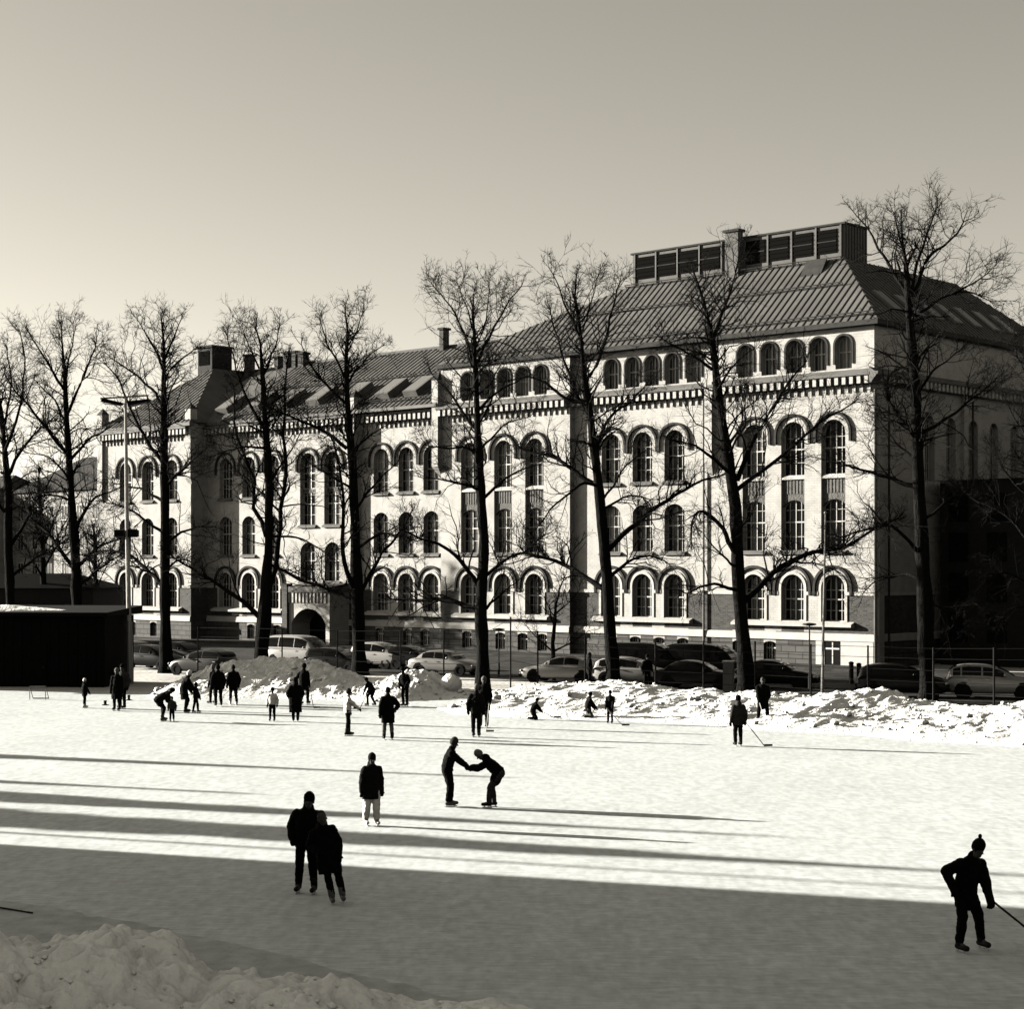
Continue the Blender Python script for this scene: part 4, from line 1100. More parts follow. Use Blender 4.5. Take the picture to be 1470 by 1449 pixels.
tree('bare tree with wide low limbs before the middle bay of the school', 93,
     [(693, 1000, 19), (692, 920, 17), (690, 866, 17), (697, 790, 15), (694, 720, 14), (690, 650, 12), (687, 570, 9), (684, 500, 6), (682, 450, 4), (680, 400, 2)],
     [([(688, 878), (656, 864), (620, 858), (590, 863), (560, 860)], 9), ([(690, 848), (659, 801), (638, 783), (610, 776), (580, 762)], 8), ([(694, 830), (724, 804), (751, 792), (780, 770)], 6), ([(692, 880), (724, 849), (746, 831)], 5),
      ([(695, 715), (726, 685), (751, 670), (775, 665)], 5), ([(690, 650), (668, 636), (638, 640), (612, 634)], 5), ([(688, 615), (659, 575), (647, 552), (622, 525)], 6), ([(692, 705), (655, 692), (615, 684)], 5),
      ([(686, 580), (717, 545), (750, 528)], 5), ([(685, 520), (665, 450), (645, 410), (622, 385)], 5), ([(685, 505), (712, 440), (735, 400), (748, 385)], 5), ([(683, 470), (672, 420), (655, 380)], 3), ([(684, 480), (700, 430), (702, 385)], 3),
      ([(690, 640), (720, 600), (760, 590)], 4), ([(688, 600), (710, 560), (700, 500)], 4)], 24, squash=0.915)
tree('bare tree right of the porch with a thick double stem', 106,
     [(517, 968, 18), (512, 870, 18), (508, 780, 14), (503, 700, 13), (498, 600, 10), (494, 520, 7), (495, 470, 4), (496, 434, 2)],
     [([(508, 850), (490, 793), (494, 726), (489, 670), (480, 630)], 8), ([(513, 860), (541, 804), (567, 775), (588, 735)], 7), ([(510, 790), (547, 763), (577, 770), (601, 777)], 5), ([(498, 640), (457, 606), (414, 590), (380, 573)], 6),
      ([(496, 570), (466, 539), (445, 512), (435, 480)], 5), ([(496, 545), (524, 500), (550, 480)], 4), ([(494, 530), (484, 502), (470, 480), (460, 440)], 4), ([(495, 500), (512, 460), (522, 425)], 3), ([(512, 868), (475, 846), (434, 834), (400, 815)], 7),
      ([(506, 740), (540, 690), (570, 660)], 5), ([(500, 650), (530, 620), (560, 600)], 4), ([(503, 700), (470, 680), (440, 660)], 4)], 25, squash=0.93)
tree('bare tree behind the big snow heap left of the porch', 106,
     [(375, 960, 19), (377, 885, 20), (384, 800, 14), (383, 700, 12), (378, 600, 9), (372, 530, 6), (370, 490, 4), (368, 462, 2)],
     [([(374, 888), (360, 873), (318, 842), (279, 820), (245, 797)], 8), ([(379, 880), (397, 805), (405, 710), (413, 652), (407, 565), (412, 510)], 9), ([(382, 770), (359, 689), (339, 619), (335, 544)], 7), ([(386, 810), (434, 834), (475, 846)], 5),
      ([(388, 770), (434, 772), (475, 800)], 4), ([(378, 610), (350, 560), (335, 510), (328, 470)], 5), ([(374, 540), (395, 490), (402, 455)], 4), ([(372, 520), (355, 480), (345, 450)], 3), ([(383, 700), (420, 640), (440, 600)], 4), ([(380, 640), (345, 640), (310, 650)], 4)], 26, squash=0.95)
tree('bare tall straight tree before the left pavilion of the school', 108,
     [(240, 970, 23), (237, 900, 17), (235, 800, 14), (234, 700, 13), (232, 620, 11), (234, 560, 9), (235, 510, 5), (232, 450, 2)],
     [([(232, 660), (196, 604), (182, 570), (171, 532), (153, 516)], 6), ([(236, 700), (279, 656), (297, 640)], 6), ([(232, 575), (214, 545), (189, 525), (157, 503)], 5), ([(234, 545), (248, 516), (279, 491)], 5), ([(235, 590), (245, 550), (256, 530)], 4),
      ([(236, 845), (209, 815), (189, 799), (173, 790), (153, 790), (130, 799)], 7), ([(235, 765), (202, 743), (175, 725), (150, 720)], 5), ([(236, 780), (268, 761), (290, 755), (310, 758)], 5), ([(234, 520), (215, 480), (200, 450)], 4), ([(235, 510), (250, 470), (262, 445)], 4),
      ([(234, 720), (205, 700), (165, 695)], 5), ([(236, 820), (260, 800), (280, 810)], 4)], 27, squash=0.95)
tree('bare tree rising behind the right end of the black hut', 116,
     [(114, 980, 17), (110, 865, 16), (108, 760, 13), (102, 670, 10), (97, 590, 8), (95, 530, 5), (92, 495, 3), (88, 462, 2)],
     [([(108, 760), (132, 714), (170, 702)], 6), ([(100, 660), (128, 627), (178, 598)], 5), ([(100, 655), (62, 602), (25, 560), (8, 532)], 6), ([(102, 690), (70, 652), (41, 648)], 4), ([(112, 825), (78, 776), (25, 726), (0, 710)], 7), ([(113, 812), (140, 788), (178, 768)], 6),
      ([(114, 840), (145, 815), (174, 797)], 6), ([(97, 590), (124, 523), (140, 474)], 5), ([(96, 560), (70, 515), (45, 474)], 5), ([(95, 530), (105, 485), (110, 455)], 3), ([(98, 610), (80, 570), (50, 540)], 4), ([(105, 720), (75, 710), (45, 715)], 4)], 28, squash=0.96)
tree('bare tree cut by the left edge behind the black hut', 118,
     [(18, 985, 15), (14, 865, 15), (11, 780, 13), (10, 720, 11), (6, 660, 9), (-2, 590, 6), (-10, 520, 3)],
     [([(12, 790), (40, 740), (83, 672)], 6), ([(8, 690), (45, 623), (83, 594)], 6), ([(6, 650), (30, 590), (38, 530), (30, 480)], 5), ([(14, 830), (50, 800), (90, 790)], 5), ([(4, 620), (20, 560), (10, 500)], 4), ([(10, 740), (-30, 690), (-60, 650)], 5)], 29)
tree('thin bare tree beyond the right edge, twigs before the dark annex', 98,
     [(1497, 1000, 14), (1494, 900, 12), (1490, 800, 10), (1486, 700, 8), (1484, 600, 6), (1480, 520, 4), (1474, 470, 2)],
     [([(1490, 850), (1450, 820), (1410, 830)], 4), ([(1489, 790), (1445, 740), (1400, 720), (1370, 690)], 5), ([(1486, 720), (1450, 690), (1420, 640)], 4), ([(1485, 650), (1455, 600), (1440, 560)], 4), ([(1483, 560), (1460, 510), (1452, 470)], 3), ([(1492, 880), (1460, 870), (1430, 890)], 3)], 30)
tree('slender young tree before the middle bay, between two big trees', 101,
     [(795, 960, 6), (796, 920, 6), (799, 890, 5), (803, 855, 3), (808, 835, 2)],
     [([(796, 938), (770, 915), (752, 895)], 3), ([(796, 935), (825, 920), (845, 905)], 3), ([(799, 890), (785, 870), (780, 850)], 2), ([(800, 880), (820, 862), (830, 850)], 2)], 31, dens=0.7)
# further crowns half hidden behind the left hut and at the street's left end
tree('bare bushy tree far behind between the hut and the school', 150,
     [(62, 990, 10), (62, 860, 10), (60, 780, 7), (58, 720, 4), (56, 680, 2)],
     [([(61, 830), (40, 790), (20, 760)], 4), ([(61, 820), (85, 780), (110, 765)], 4), ([(60, 780), (45, 740), (38, 700)], 3), ([(60, 790), (78, 750), (88, 715)], 3)], 32, dens=1.3)
tree('bare bushy tree far behind beside the left pavilion', 150,
     [(138, 980, 9), (137, 880, 9), (136, 810, 6), (134, 760, 3)],
     [([(137, 860), (115, 825), (95, 810)], 4), ([(137, 850), (150, 820), (158, 800)], 3), ([(136, 820), (125, 780), (118, 755)], 3)], 33, dens=1.3)

# spruces left of the rink, out of frame: their pointed shadows stripe the ice
def spruce(label, x, y, H, rad, seed):
    root = empty('spruce_tree', (x, y, 0)); tag(root, label, 'tree', 'spruces left of the rink')
    mb = MB(); mb.tube([(0, 0, -0.2), (0, 0, H * 0.5), (0, 0, H - 0.3)], [0.2, 0.12, 0.03], 8); mb.build('trunk', 'bark', root)
    tr = np.random.default_rng(seed); k = 900
    z = H * (0.06 + 0.94 * tr.random(k) ** 1.2); az = tr.random(k) * 2 * np.pi
    ln = np.maximum(0.15, rad * (1 - z / H)) * tr.uniform(0.75, 1.05, k)
    st = np.stack([0 * z, 0 * z, z], 1); d = np.stack([np.cos(az), np.sin(az), np.full(k, -0.12)], 1)
    P_, R_ = grow(st, d, ln, np.full(k, 0.10), 5, 0.01, 0.06, tr)
    R_[:, :] = np.array([0.03, 0.13, 0.16, 0.12, 0.01])[None]
    V, F = tubes(P_, R_, 4); link('crown', fast_mesh('crown', V, F, 'twig'), root)
spruce('spruce left of the rink, the nearer of the pair out of frame', -46, 57.5, 13.4, 4.4, 1)
spruce('spruce left of the rink, the farther of the pair out of frame', -46, 61.3, 12.2, 3.0, 2)
spruce('slim spruce left of the rink, third from the tall house', -50, 65.9, 10.0, 2.2, 3)
spruce('slim spruce left of the rink, farthest from the tall house', -48, 71.6, 11.2, 2.0, 4)
# ---------------------------------------------------------------- cars
def car(label, kind, paint, loc, rz, group='cars parked along the street'):
    """x forward, y left; built as lofted body and cabin with windows, wheels and lamps"""
    spec = {  # length, width, height, belt, hood, profile of top line (x fraction, z), cabin base/top x fractions
        'sedan': dict(L=4.6, W=1.80, H=1.45, top=[(-.5, .55), (-.485, .86), (-.40, .97), (-.22, 1.00), (.20, .95), (.36, .84), (.47, .72), (.5, .50)], cb=(-.36, .24), ct=(-.17, .08), wb=.29),
        'suv':   dict(L=4.45, W=1.85, H=1.62, top=[(-.5, .60), (-.49, .95), (-.44, 1.08), (-.2, 1.08), (.20, 1.02), (.38, .95), (.475, .80), (.5, .55)], cb=(-.47, .26), ct=(-.38, .10), wb=.30),
        'hatch': dict(L=4.2, W=1.76, H=1.50, top=[(-.5, .55), (-.49, .90), (-.44, 1.0), (-.2, 1.0), (.22, .97), (.38, .86), (.475, .72), (.5, .5)], cb=(-.47, .27), ct=(-.36, .08), wb=.30),
        'van':   dict(L=4.9, W=1.92, H=1.95, top=[(-.5, .65), (-.495, 1.05), (-.46, 1.15), (-.1, 1.15), (.26, 1.10), (.40, 1.0), (.48, .82), (.5, .55)], cb=(-.495, .36), ct=(-.47, .17), wb=.31),
    }[kind]
    L, W, H = spec['L'], spec['W'], spec['H']
    root = empty('parked_car', loc, rz); tag(root, label, 'car', group)
    tx = [a for a, _ in spec['top']]; tz = [b for _, b in spec['top']]
    def topz(f): return float(np.mean([np.interp(f + q, tx, tz) for q in (-.03, -.015, 0, .015, .03)]))
    def halfw(f): return W / 2 * (1 - 0.24 * abs(2 * f) ** 4)
    # body
    N = 34; ring = 14; V = []; 
    for i in range(N):
        f = -0.5 + i / (N - 1); w = halfw(f); zt = topz(f); zb = 0.22 + 0.12 * max(0, abs(2 * f) - 0.85) / 0.15
        sec = [(0, zb), (w * .6, zb), (w * .93, zb + .03), (w * .985, zb + .16), (w, (zb + zt) * .52), (w * .985, zt - .14), (w * .95, zt - .05), (w * .86, zt), (w * .4, zt + .02)]
        full = sec + [(0, zt + .025)] + [(-y, z) for y, z in sec[:0:-1]]
        V.append([(f * L, y, z) for y, z in full])
    m = len(V[0]); mb = MB(); mb.v = [p for r_ in V for p in r_]
    for i in range(N - 1):
        for j in range(m):
            a = i*m + j; b = i*m + (j+1) % m; mb.f.append((a, b, b + m, a + m)); mb.m.append(0)
    mb.f.append(tuple(range(m))); mb.m.append(0); mb.f.append(tuple((N-1)*m + k for k in range(m))[::-1]); mb.m.append(0)
    mb.build('body', paint, root, True)
    # cabin: curved roofline lofted over the belt, glass set a finger's width proud of it
    b0, b1 = spec['cb']; um, ar, af = {'sedan': (.42, .80, 1.25), 'suv': (.36, .42, 1.35), 'hatch': (.38, .45, 1.3), 'van': (.40, .16, 2.0)}[kind]
    wb_ = W / 2 * 0.95
    def prof(u):
        x = (b0 + (b1 - b0) * u) * L; zb = topz(x / L) - .05
        f = math.sin(math.pi/2 * (u / um) ** ar) if u < um else max(0.0, math.cos(math.pi/2 * ((u - um) / (1 - um)) ** af)) ** .9
        return x, zb, max(.01, (H - zb) * f)
    def pt(u, h, s, o=0.0):
        x, zb, r_ = prof(u); w = wb_ * (1 - .24 * h ** 1.4)
        return (x, s * (w + o), zb + r_ * h)
    hs = (0, .3, .6, .82, .93); NU = 26; mb = MB(); rows = []
    for i in range(NU + 1):
        u = i / NU; x, zb, r_ = prof(u)
        half = [pt(u, h, 1) for h in hs] + [(x, wb_ * .62, zb + r_ * .985), (x, wb_ * .3, zb + r_)]
        rows.append(half + [(a_, -b_, c_) for a_, b_, c_ in half[::-1]])
    m = len(rows[0]); mb.v = [p_ for r_ in rows for p_ in r_]
    for i in range(NU):
        for j in range(m - 1): a = i*m + j; mb.f.append((a, a + 1, a + 1 + m, a + m)); mb.m.append(0)
    mb.build('cabin', paint, root, True)
    zl = topz((b0 + b1) / 2) + .02
    cuts = {'sedan': (.17, .48, .80), 'hatch': (.10, .47, .80), 'suv': (.07, .20, .50, .82), 'van': (.06, .30, .60, .84)}[kind]
    for s in (-1, 1):
        for k in range(len(cuts) - 1):
            mb = MB(); ua, ub = cuts[k] + .012, cuts[k+1] - .012; n_ = 6
            for q in range(n_):
                u0, u1 = ua + (ub - ua) * q / n_, ua + (ub - ua) * (q + 1) / n_
                for h0, h1 in ((.14, .5), (.5, .84)): mb.quad(pt(u0, h0, s, .012), pt(u1, h0, s, .012), pt(u1, h1, s, .012), pt(u0, h1, s, .012))
            mb.build('side_window', 'glass', root, True)
            if k or kind in ('sedan', 'hatch'):
                xh = prof(cuts[k])[0] + .12
                hb = MB(); hb.box(xh, xh + .2, s * halfw(xh / L) - .02, s * halfw(xh / L) + .03, zl - .20, zl - .16); hb.build('door_handle', 'rim' if paint != 'car_black' else 'car_black', root)
        xm_ = prof(.83)[0]; mb = MB(); mb.sphere((xm_, s * (wb_ + .12), zl + .05), .11, 8, 6, (.7, 1.0, .65)); mb.build('mirror', paint, root, True)
    for (ua, ub, nm) in ((.72, .965, 'windscreen'), (.015, .13, 'rear_window')):
        mb = MB(); n_ = 6
        for q in range(n_):
            u0, u1 = ua + (ub - ua) * q / n_, ua + (ub - ua) * (q + 1) / n_
            for ya, yb in ((-.78, -.3), (-.3, .3), (.3, .78)):
                def tp(u, yf):
                    x, zb, r_ = prof(u); return (x + (.02 if nm == 'windscreen' else -.02), wb_ * yf * .92, zb + r_ * (1.0 if abs(yf) < .5 else .965) + .015)
                mb.quad(tp(u0, ya), tp(u1, ya), tp(u1, yb), tp(u0, yb))
        mb.build(nm, 'glass', root, True)
    # wheels
    rw = .33 if kind != 'suv' else .36
    wm = MB(); n = 20
    prof = [(rw * .62, -.10), (rw * .95, -.10), (rw, -.05), (rw, .05), (rw * .95, .10), (rw * .62, .10)]
    for k in range(n):
        a = 2*math.pi*k/n; b = 2*math.pi*(k+1)/n
        for q in range(len(prof) - 1):
            (r0, y0), (r1, y1) = prof[q], prof[q+1]
            wm.quad((r0*math.cos(a), y0, r0*math.sin(a)), (r0*math.cos(b), y0, r0*math.sin(b)), (r1*math.cos(b), y1, r1*math.sin(b)), (r1*math.cos(a), y1, r1*math.sin(a)))
    wme = wm.mesh('wheel', 'tyre', False)
    rm = MB(); rm.tube([(0, -.06, 0), (0, .06, 0)], rw * .16, 8)
    for k in range(5):
        a = 2*math.pi*k/5 + .3; c, s_ = math.cos(a), math.sin(a)
        for yy in (-.075, .075):
            q = [(rw*.12*c - .035*s_, yy, rw*.12*s_ + .035*c), (rw*.62*c - .05*s_, yy, rw*.62*s_ + .05*c), (rw*.62*c + .05*s_, yy, rw*.62*s_ - .05*c), (rw*.12*c + .035*s_, yy, rw*.12*s_ - .035*c)]; rm.poly(q)
    rme = rm.mesh('rim', 'rim' if paint != 'car_black' else 'steel')
    am = MB(); am.tube([(0, -.012, 0), (0, .012, 0)], rw + .07, 20); ame = am.mesh('wheel_arch', 'tyre')
    for fxx in (-spec['wb'], spec['wb'] + .015):
        for s in (-1, 1):
            yy = s * (halfw(fxx) - .085)
            link('wheel_arch', ame, root, (fxx * L, s * (halfw(fxx) - .004), rw + .01))
            w_ = link('wheel', wme, root, (fxx * L, s * (halfw(fxx) - .07), rw)); link('rim', rme, w_)
    for s in (-1, 1):
        mb = MB(); mb.sphere((L*.475, s * W*.36, topz(.46) - .08), .13, 8, 6, (.8, 1.2, .6)); mb.build('headlight', 'lamp_glass', root)
        mb = MB(); mb.box(-L*.5 - .01, -L*.465, s * W*.36 - .1, s * W*.36 + .12 * s + .06, topz(-.485) - .16, topz(-.485) + .06); mb.build('tail_light', 'tail_lamp', root)
    mb = MB(); mb.box(-L*.508, -L*.47, -W*.42, W*.42, .32, .46); mb.build('bumper', 'tyre', root)
    mb = MB(); mb.box(L*.47, L*.508, -W*.40, W*.40, .30, .44); mb.build('bumper', 'tyre', root)
    return root

def park(x, ybase, Z, heading, *a):
    p = at(x, HY, Z); return car(*a, (p.x, p.y, 0.012), R(heading))
park(1424, 0, 87.5, -14, 'silver crossover car parked right of the tall tree', 'suv', 'car_silver')
park(1296, 0, 88.0, -16, 'black estate car parked left of the silver crossover', 'suv', 'car_black')
park(1112, 0, 95.0, -18, 'black saloon parked behind the forked tree and flagpole', 'sedan', 'car_black')
park(1000, 0, 94.5, -18, 'black hatchback parked left of the forked tree behind the snow', 'sedan', 'car_black')
park(908, 0, 97.0, -22, 'white car half hidden behind the leaning tree', 'hatch', 'car_white')
park(808, 0, 99.5, 160, 'silver saloon parked behind the left tip of the right snowbank', 'sedan', 'car_silver')
park(640, 0, 106, -28, 'pale silver saloon parked behind the snow cone', 'sedan', 'car_silver')
park(552, 0, 113, -30, 'white crossover parked right of the thick double stemmed tree', 'suv', 'car_white')
park(485, 0, 108, -30, 'black hatchback behind the snow heap before the porch', 'hatch', 'car_black')
park(432, 0, 116, -32, 'white van parked before the porch', 'van', 'car_white')
park(292, 0, 106, 150, 'dull grey car behind the left end of the snow heap', 'hatch', 'car_grey')
park(222, 0, 112, -34, 'black car behind the tall straight tree at left', 'hatch', 'car_black')
park(200, 0, 118, -34, 'grey car nearest the hut behind the floodlight mast', 'hatch', 'car_grey')
park(262, 0, 118, -34, 'dark car between the straight tree and the dull grey car', 'sedan', 'car_black')
park(590, 0, 112, -30, 'black saloon in the gap between the white crossover and the silver saloon', 'sedan', 'car_black')

park(935, 0, 104.5, -30, 'dark van behind the white car right of the leaning tree', 'van', 'car_black')
park(1018, 0, 103.0, -30, 'dark van behind the black hatchback left of the forked tree', 'van', 'car_black')

# ---------------------------------------------------------------- fence of thin posts and wires behind the banks
fence = empty('wire_fence', (0, 0, 0)); tag(fence, 'tall thin post and wire fence between the rink and the street', 'fence')
fp = [(284, 104, 900), (405, 101, 902), (484, 100, 905), (575, 97.5, 905), (637, 96, 905), (700, 95, 906), (733, 94, 886), (772, 93.5, 906), (840, 92.5, 912), (941, 91, 917), (1010, 89.5, 920), (1084, 88, 921), (1164, 86, 925), (1246, 84.3, 927), (1340, 82.5, 930), (1427, 80.5, 930), (1520, 79, 930)]
tops = []
for x, Z, yt in fp:
    b = at(x, HY, Z); zt = CAM_H + (HY - yt) * Z / FOC; mb = MB(); mb.tube([(b.x, b.y, -0.1), (b.x, b.y, zt)], 0.045, 6); mb.build('post', 'black_iron', fence); tops.append((b.x, b.y, zt))
for hf in (0.2, 0.4, 0.6, 0.8, 0.98):
    mb = MB(); mb.tube([(x, y, z * hf) for x, y, z in tops], 0.012, 4); mb.build('wire', 'black_iron', fence)
def bollard(x, yt, yb, Z, w, label):
    b = at(x, HY, Z); zt = CAM_H + (HY - yt) * Z / FOC; mb = MB()
    mb.tube([(0, 0, 0), (0, 0, zt * .9), (0, 0, zt * .93), (0, 0, zt)], [w, w, w * 1.3, w * .5], 10); o = mb.build('bollard', 'black_iron'); o.location = (b.x, b.y, 0.0); tag(o, label, 'bollard', 'gate posts by the corner door')
bollard(1222, 950, 990, 98, 0.13, 'black gate post left of the pair beside the corner door')
bollard(1233, 952, 990, 98, 0.13, 'black gate post right of the pair beside the corner door')

# ---------------------------------------------------------------- masts and lamps
def mast(label, x, Z, ytop, with_box=True, loc=None, H=None):
    b = at(x, HY, Z) if loc is None else Vector(loc); zt = H or CAM_H + (HY - ytop) * Z / FOC
    root = empty('floodlight_mast', (b.x, b.y, 0)); tag(root, label, 'mast', 'floodlight masts of the rink')
    mb = MB(); mb.tube([(0.25, 0, -.1), (0.2, 0, zt * .22)], [.19, .17], 10); mb.build('base', 'steel', root)
    mb = MB(); mb.tube([(0.2, 0, zt * .2), (0.08, 0, zt * .6), (0, 0, zt)], [.13, .11, .07], 10); mb.build('pole', 'stone_white', root)
    mb = MB(); mb.tube([(-1.35, 0, zt - .05), (1.25, 0, zt + .12)], .05, 6); mb.build('crossbar', 'steel', root)
    for s, tilt in ((-1, .12), (1, -.22)):
        mb = MB(); mb.prism([(-.55, -.10), (.5, -.16), (.62, -.02), (-.5, .10)], 'y', -.3, .3)
        f_ = mb.build('floodlight', 'black_paint', root); f_.location = (s * .72, 0, zt - .20); f_.rotation_euler = (0, tilt, 0)
        mb = MB(); mb.box(-.45, .45, -.27, .27, -.185, -.165); mb.build('lens', 'steel', f_)
    if with_box:
        zb = CAM_H + (HY - 766) * Z / FOC
        for s in (-1, 1):
            mb = MB(); mb.prism([(-.28, -.22), (.28, -.16), (.28, .16), (-.28, .22)], 'x', .12, .62)
            o = mb.build('loudspeaker', 'black_paint', root); o.location = (0.06, 0, zb); o.rotation_euler = (0, 0, 0 if s > 0 else math.pi)
    return root
mast('tall pale floodlight mast with two dark speakers beside the black hut', 180, 98, 571)
mast('floodlight mast left of the rink, out of frame', 0, 0, 0, False, (-46, 55.3, 0), 14.5)

fl = empty('flagpole', at(1181, HY, 86.5) * Vector((1, 1, 0))) if False else None
b = at(1180, HY, 86.5); t_ = at(1185, 738, 86.5)
root = empty('flagpole', (b.x, b.y, 0)); tag(root, 'slim grey pole with a ball tip before the right pavilion', 'pole')
mb = MB(); mb.tube([(0, 0, -.1), (t_.x - b.x, 0, t_.z)], [.075, .04], 8); mb.build('shaft', 'steel', root)
mb = MB(); mb.sphere((t_.x - b.x, 0, t_.z + .05), .08, 8, 6); mb.build('finial', 'steel', root)
def street_lamp(label, x, Z, yt):
    b = at(x, HY, Z); zt = CAM_H + (HY - yt) * Z / FOC; root = empty('street_lamp', (b.x, b.y, 0)); tag(root, label, 'street lamp', 'disc topped street lamps')
    mb = MB(); mb.tube([(0, 0, -.1), (0, 0, .8), (0, 0, .82), (0, 0, zt)], [.07, .07, .045, .035], 8); mb.build('post', 'black_iron', root)
    mb = MB(); mb.tube([(0, 0, zt), (0, 0, zt + .05), (0, 0, zt + .12), (0, 0, zt + .16)], [.12, .36, .34, .05], 14); mb.build('lamp_head', 'black_iron', root)
street_lamp('low street lamp with a disc head left of the slim grey pole', 1162, 92, 899)
street_lamp('low street lamp with a disc head behind the tree with wide limbs', 716, 104, 906)
# utility cabinet beside the forked tree
b = at(1046, HY, 90); root = empty('utility_cabinet', (b.x, b.y, 0), R(-15)); tag(root, 'narrow grey utility cabinet at the foot of the forked tree', 'cabinet')
mb = MB(); mb.box(-.26, .26, -.2, .2, 0, 1.55); mb.build('box', 'car_grey', root)
mb = MB(); mb.box(-.3, .3, -.24, .24, 1.55, 1.66); mb.build('lid', 'steel', root)
mb = MB(); mb.box(-.22, .22, -.215, -.2, .1, 1.45); mb.build('door', 'car_grey', root)
# snow on the hut roof and small things on the ice
mb = MB(); mb.box(-15.8, -9.5, -.5, 4.8, 0, .12); 
o = bank('roof_snow', 'patch of snow on the black hut roof at the left edge', [(-36, 97.6, .8, 2.0, .2), (-30, 97.0, .9, 2.0, .30), (-26.5, 96.6, .9, 2.0, .26), (-25.0, 96.4, .7, 1.5, .12), (-23.8, 96.3, .4, .8, .02)], 0, 80, 16, None, 2.2, z0=4.02, lump=.2, fine=.08)
o['category'] = 'snow'
def goal(x, y, w, h, label):
    p = ground(x, y); root = empty('ice_goal', (p.x, p.y, 0.0)); tag(root, label, 'goal')
    for s in (-1, 1):
        mb = MB(); mb.tube([(s*w/2, 0, .0), (s*w/2, 0, h)], .02, 6); mb.build('post', 'stone_white', root)
        mb = MB(); mb.tube([(s*w/2, 0, h), (s*w/2, .6, .02)], .02, 6); mb.build('stay', 'stone_white', root)
    mb = MB(); mb.tube([(-w/2, 0, h), (w/2, 0, h)], .03, 6); mb.build('crossbar', 'stone_white', root)
    mb = MB(); mb.tube([(-w/2, .6, .03), (w/2, .6, .03)], .025, 6); mb.build('base_bar', 'black_iron', root)
goal(54, 1005, 0.75, 0.62, 'small white goal frame on the ice before the hut')
def marker(x, y, h, label):
    p = ground(x, y); root = empty('ice_marker', (p.x, p.y, 0)); tag(root, label, 'marker', 'dark markers on the far ice')
    mb = MB(); mb.tube([(0, 0, .03), (0, 0, h * .35), (0, 0, h)], [.09, .06, .075], 8); mb.build('body', 'black_paint', root)
    mb = MB(); mb.box(-.13, .13, -.13, .13, .0, .03); mb.build('base', 'black_paint', root)
marker(151, 1013, 0.22, 'small dark marker on the ice right of the white hatted child')
marker(185, 1006, 0.26, 'small dark marker on the ice right of the long coated pair')
def stick(label, p0, p1, blade_dir, material='stick_dark', r=0.016):
    """hockey stick: shaft from the butt p0 down to the heel p1, blade lying towards blade_dir"""
    p0, p1 = Vector(p0), Vector(p1); root = empty('hockey_stick', (p1.x, p1.y, 0)); tag(root, label, 'hockey stick', 'hockey sticks')
    o = Vector((p1.x, p1.y, 0)); mb = MB(); mb.tube([p0 - o, p1 - o], r, 6); mb.build('shaft', material, root)
    d = Vector(blade_dir).normalized(); h = p1 - o; e = h + d * .30; n_ = Vector((-d.y, d.x, 0)) * .008
    mb = MB(); mb.add([h - n_ + Vector((0, 0, -.03)), h + n_ + Vector((0, 0, -.03)), e + n_ * 2 + Vector((0, 0, -.02)), e + Vector((0, 0, -.02)), h - n_ + Vector((0, 0, .05)), h + n_ + Vector((0, 0, .05)), e + n_ * 2 + Vector((0, 0, .05)), e + Vector((0, 0, .05))],
           ((0,3,2,1), (4,5,6,7), (0,1,5,4), (1,2,6,5), (2,3,7,6), (3,0,4,7))); mb.build('blade', material, root)
    return root
g0, g1 = ground(-60, 1296), ground(40, 1312)
root = empty('rod', (g1.x, g1.y, 0)); tag(root, 'thin dark stick lying on the shaded ice at the left edge', 'stick')
mb = MB(); mb.tube([g0 - g1 + Vector((0, 0, .03)), Vector((0, 0, .02))], [.014, .018], 6); mb.build('shaft', 'stick_dark', root)
mb = MB(); mb.tube([Vector((0, 0, .02)), (g1 - g0).normalized() * .12 + Vector((0, 0, .02))], [.022, .02], 6); mb.build('grip', 'stick_dark', root)
# ---------------------------------------------------------------- people
def capsule(mb, p0, p1, r0, r1, sx=1.0, rt=None, k=12):
    p0, p1 = Vector(p0), Vector(p1); ax = p1 - p0; L = ax.length
    t = ax.normalized() if L > 1e-6 else Vector((0, 0, 1))
    u = t.cross(Vector((0, 1, 0)) if abs(t.y) < .9 else Vector((1, 0, 0))).normalized(); w = t.cross(u)
    rings = [(p0 - t * r0 * math.sin(a), r0 * math.cos(a)) for a in (1.45, 1.0, .5)] + [(p0, r0), (p1, r1)] + [(p1 + t * r1 * math.sin(a), r1 * math.cos(a)) for a in (.5, 1.0, 1.45)]
    o = len(mb.v); rt = rt or Vector((1, 0, 0))
    for c, r in rings:
        for j in range(k):
            a = 2*math.pi*j/k; v = (u*math.cos(a) + w*math.sin(a)) * r
            if sx != 1.0: v = v + rt * (v.dot(rt) * (sx - 1))
            mb.v.append(tuple(c + v))
    n = len(rings)
    for i in range(n - 1):
        for j in range(k):
            a = o+i*k+j; b = o+i*k+(j+1)%k; mb.f.append((a, b, b+k, a+k)); mb.m.append(0)
    mb.f.append(tuple(o+j for j in range(k))[::-1]); mb.m.append(0); mb.f.append(tuple(o+(n-1)*k+j for j in range(k))); mb.m.append(0)

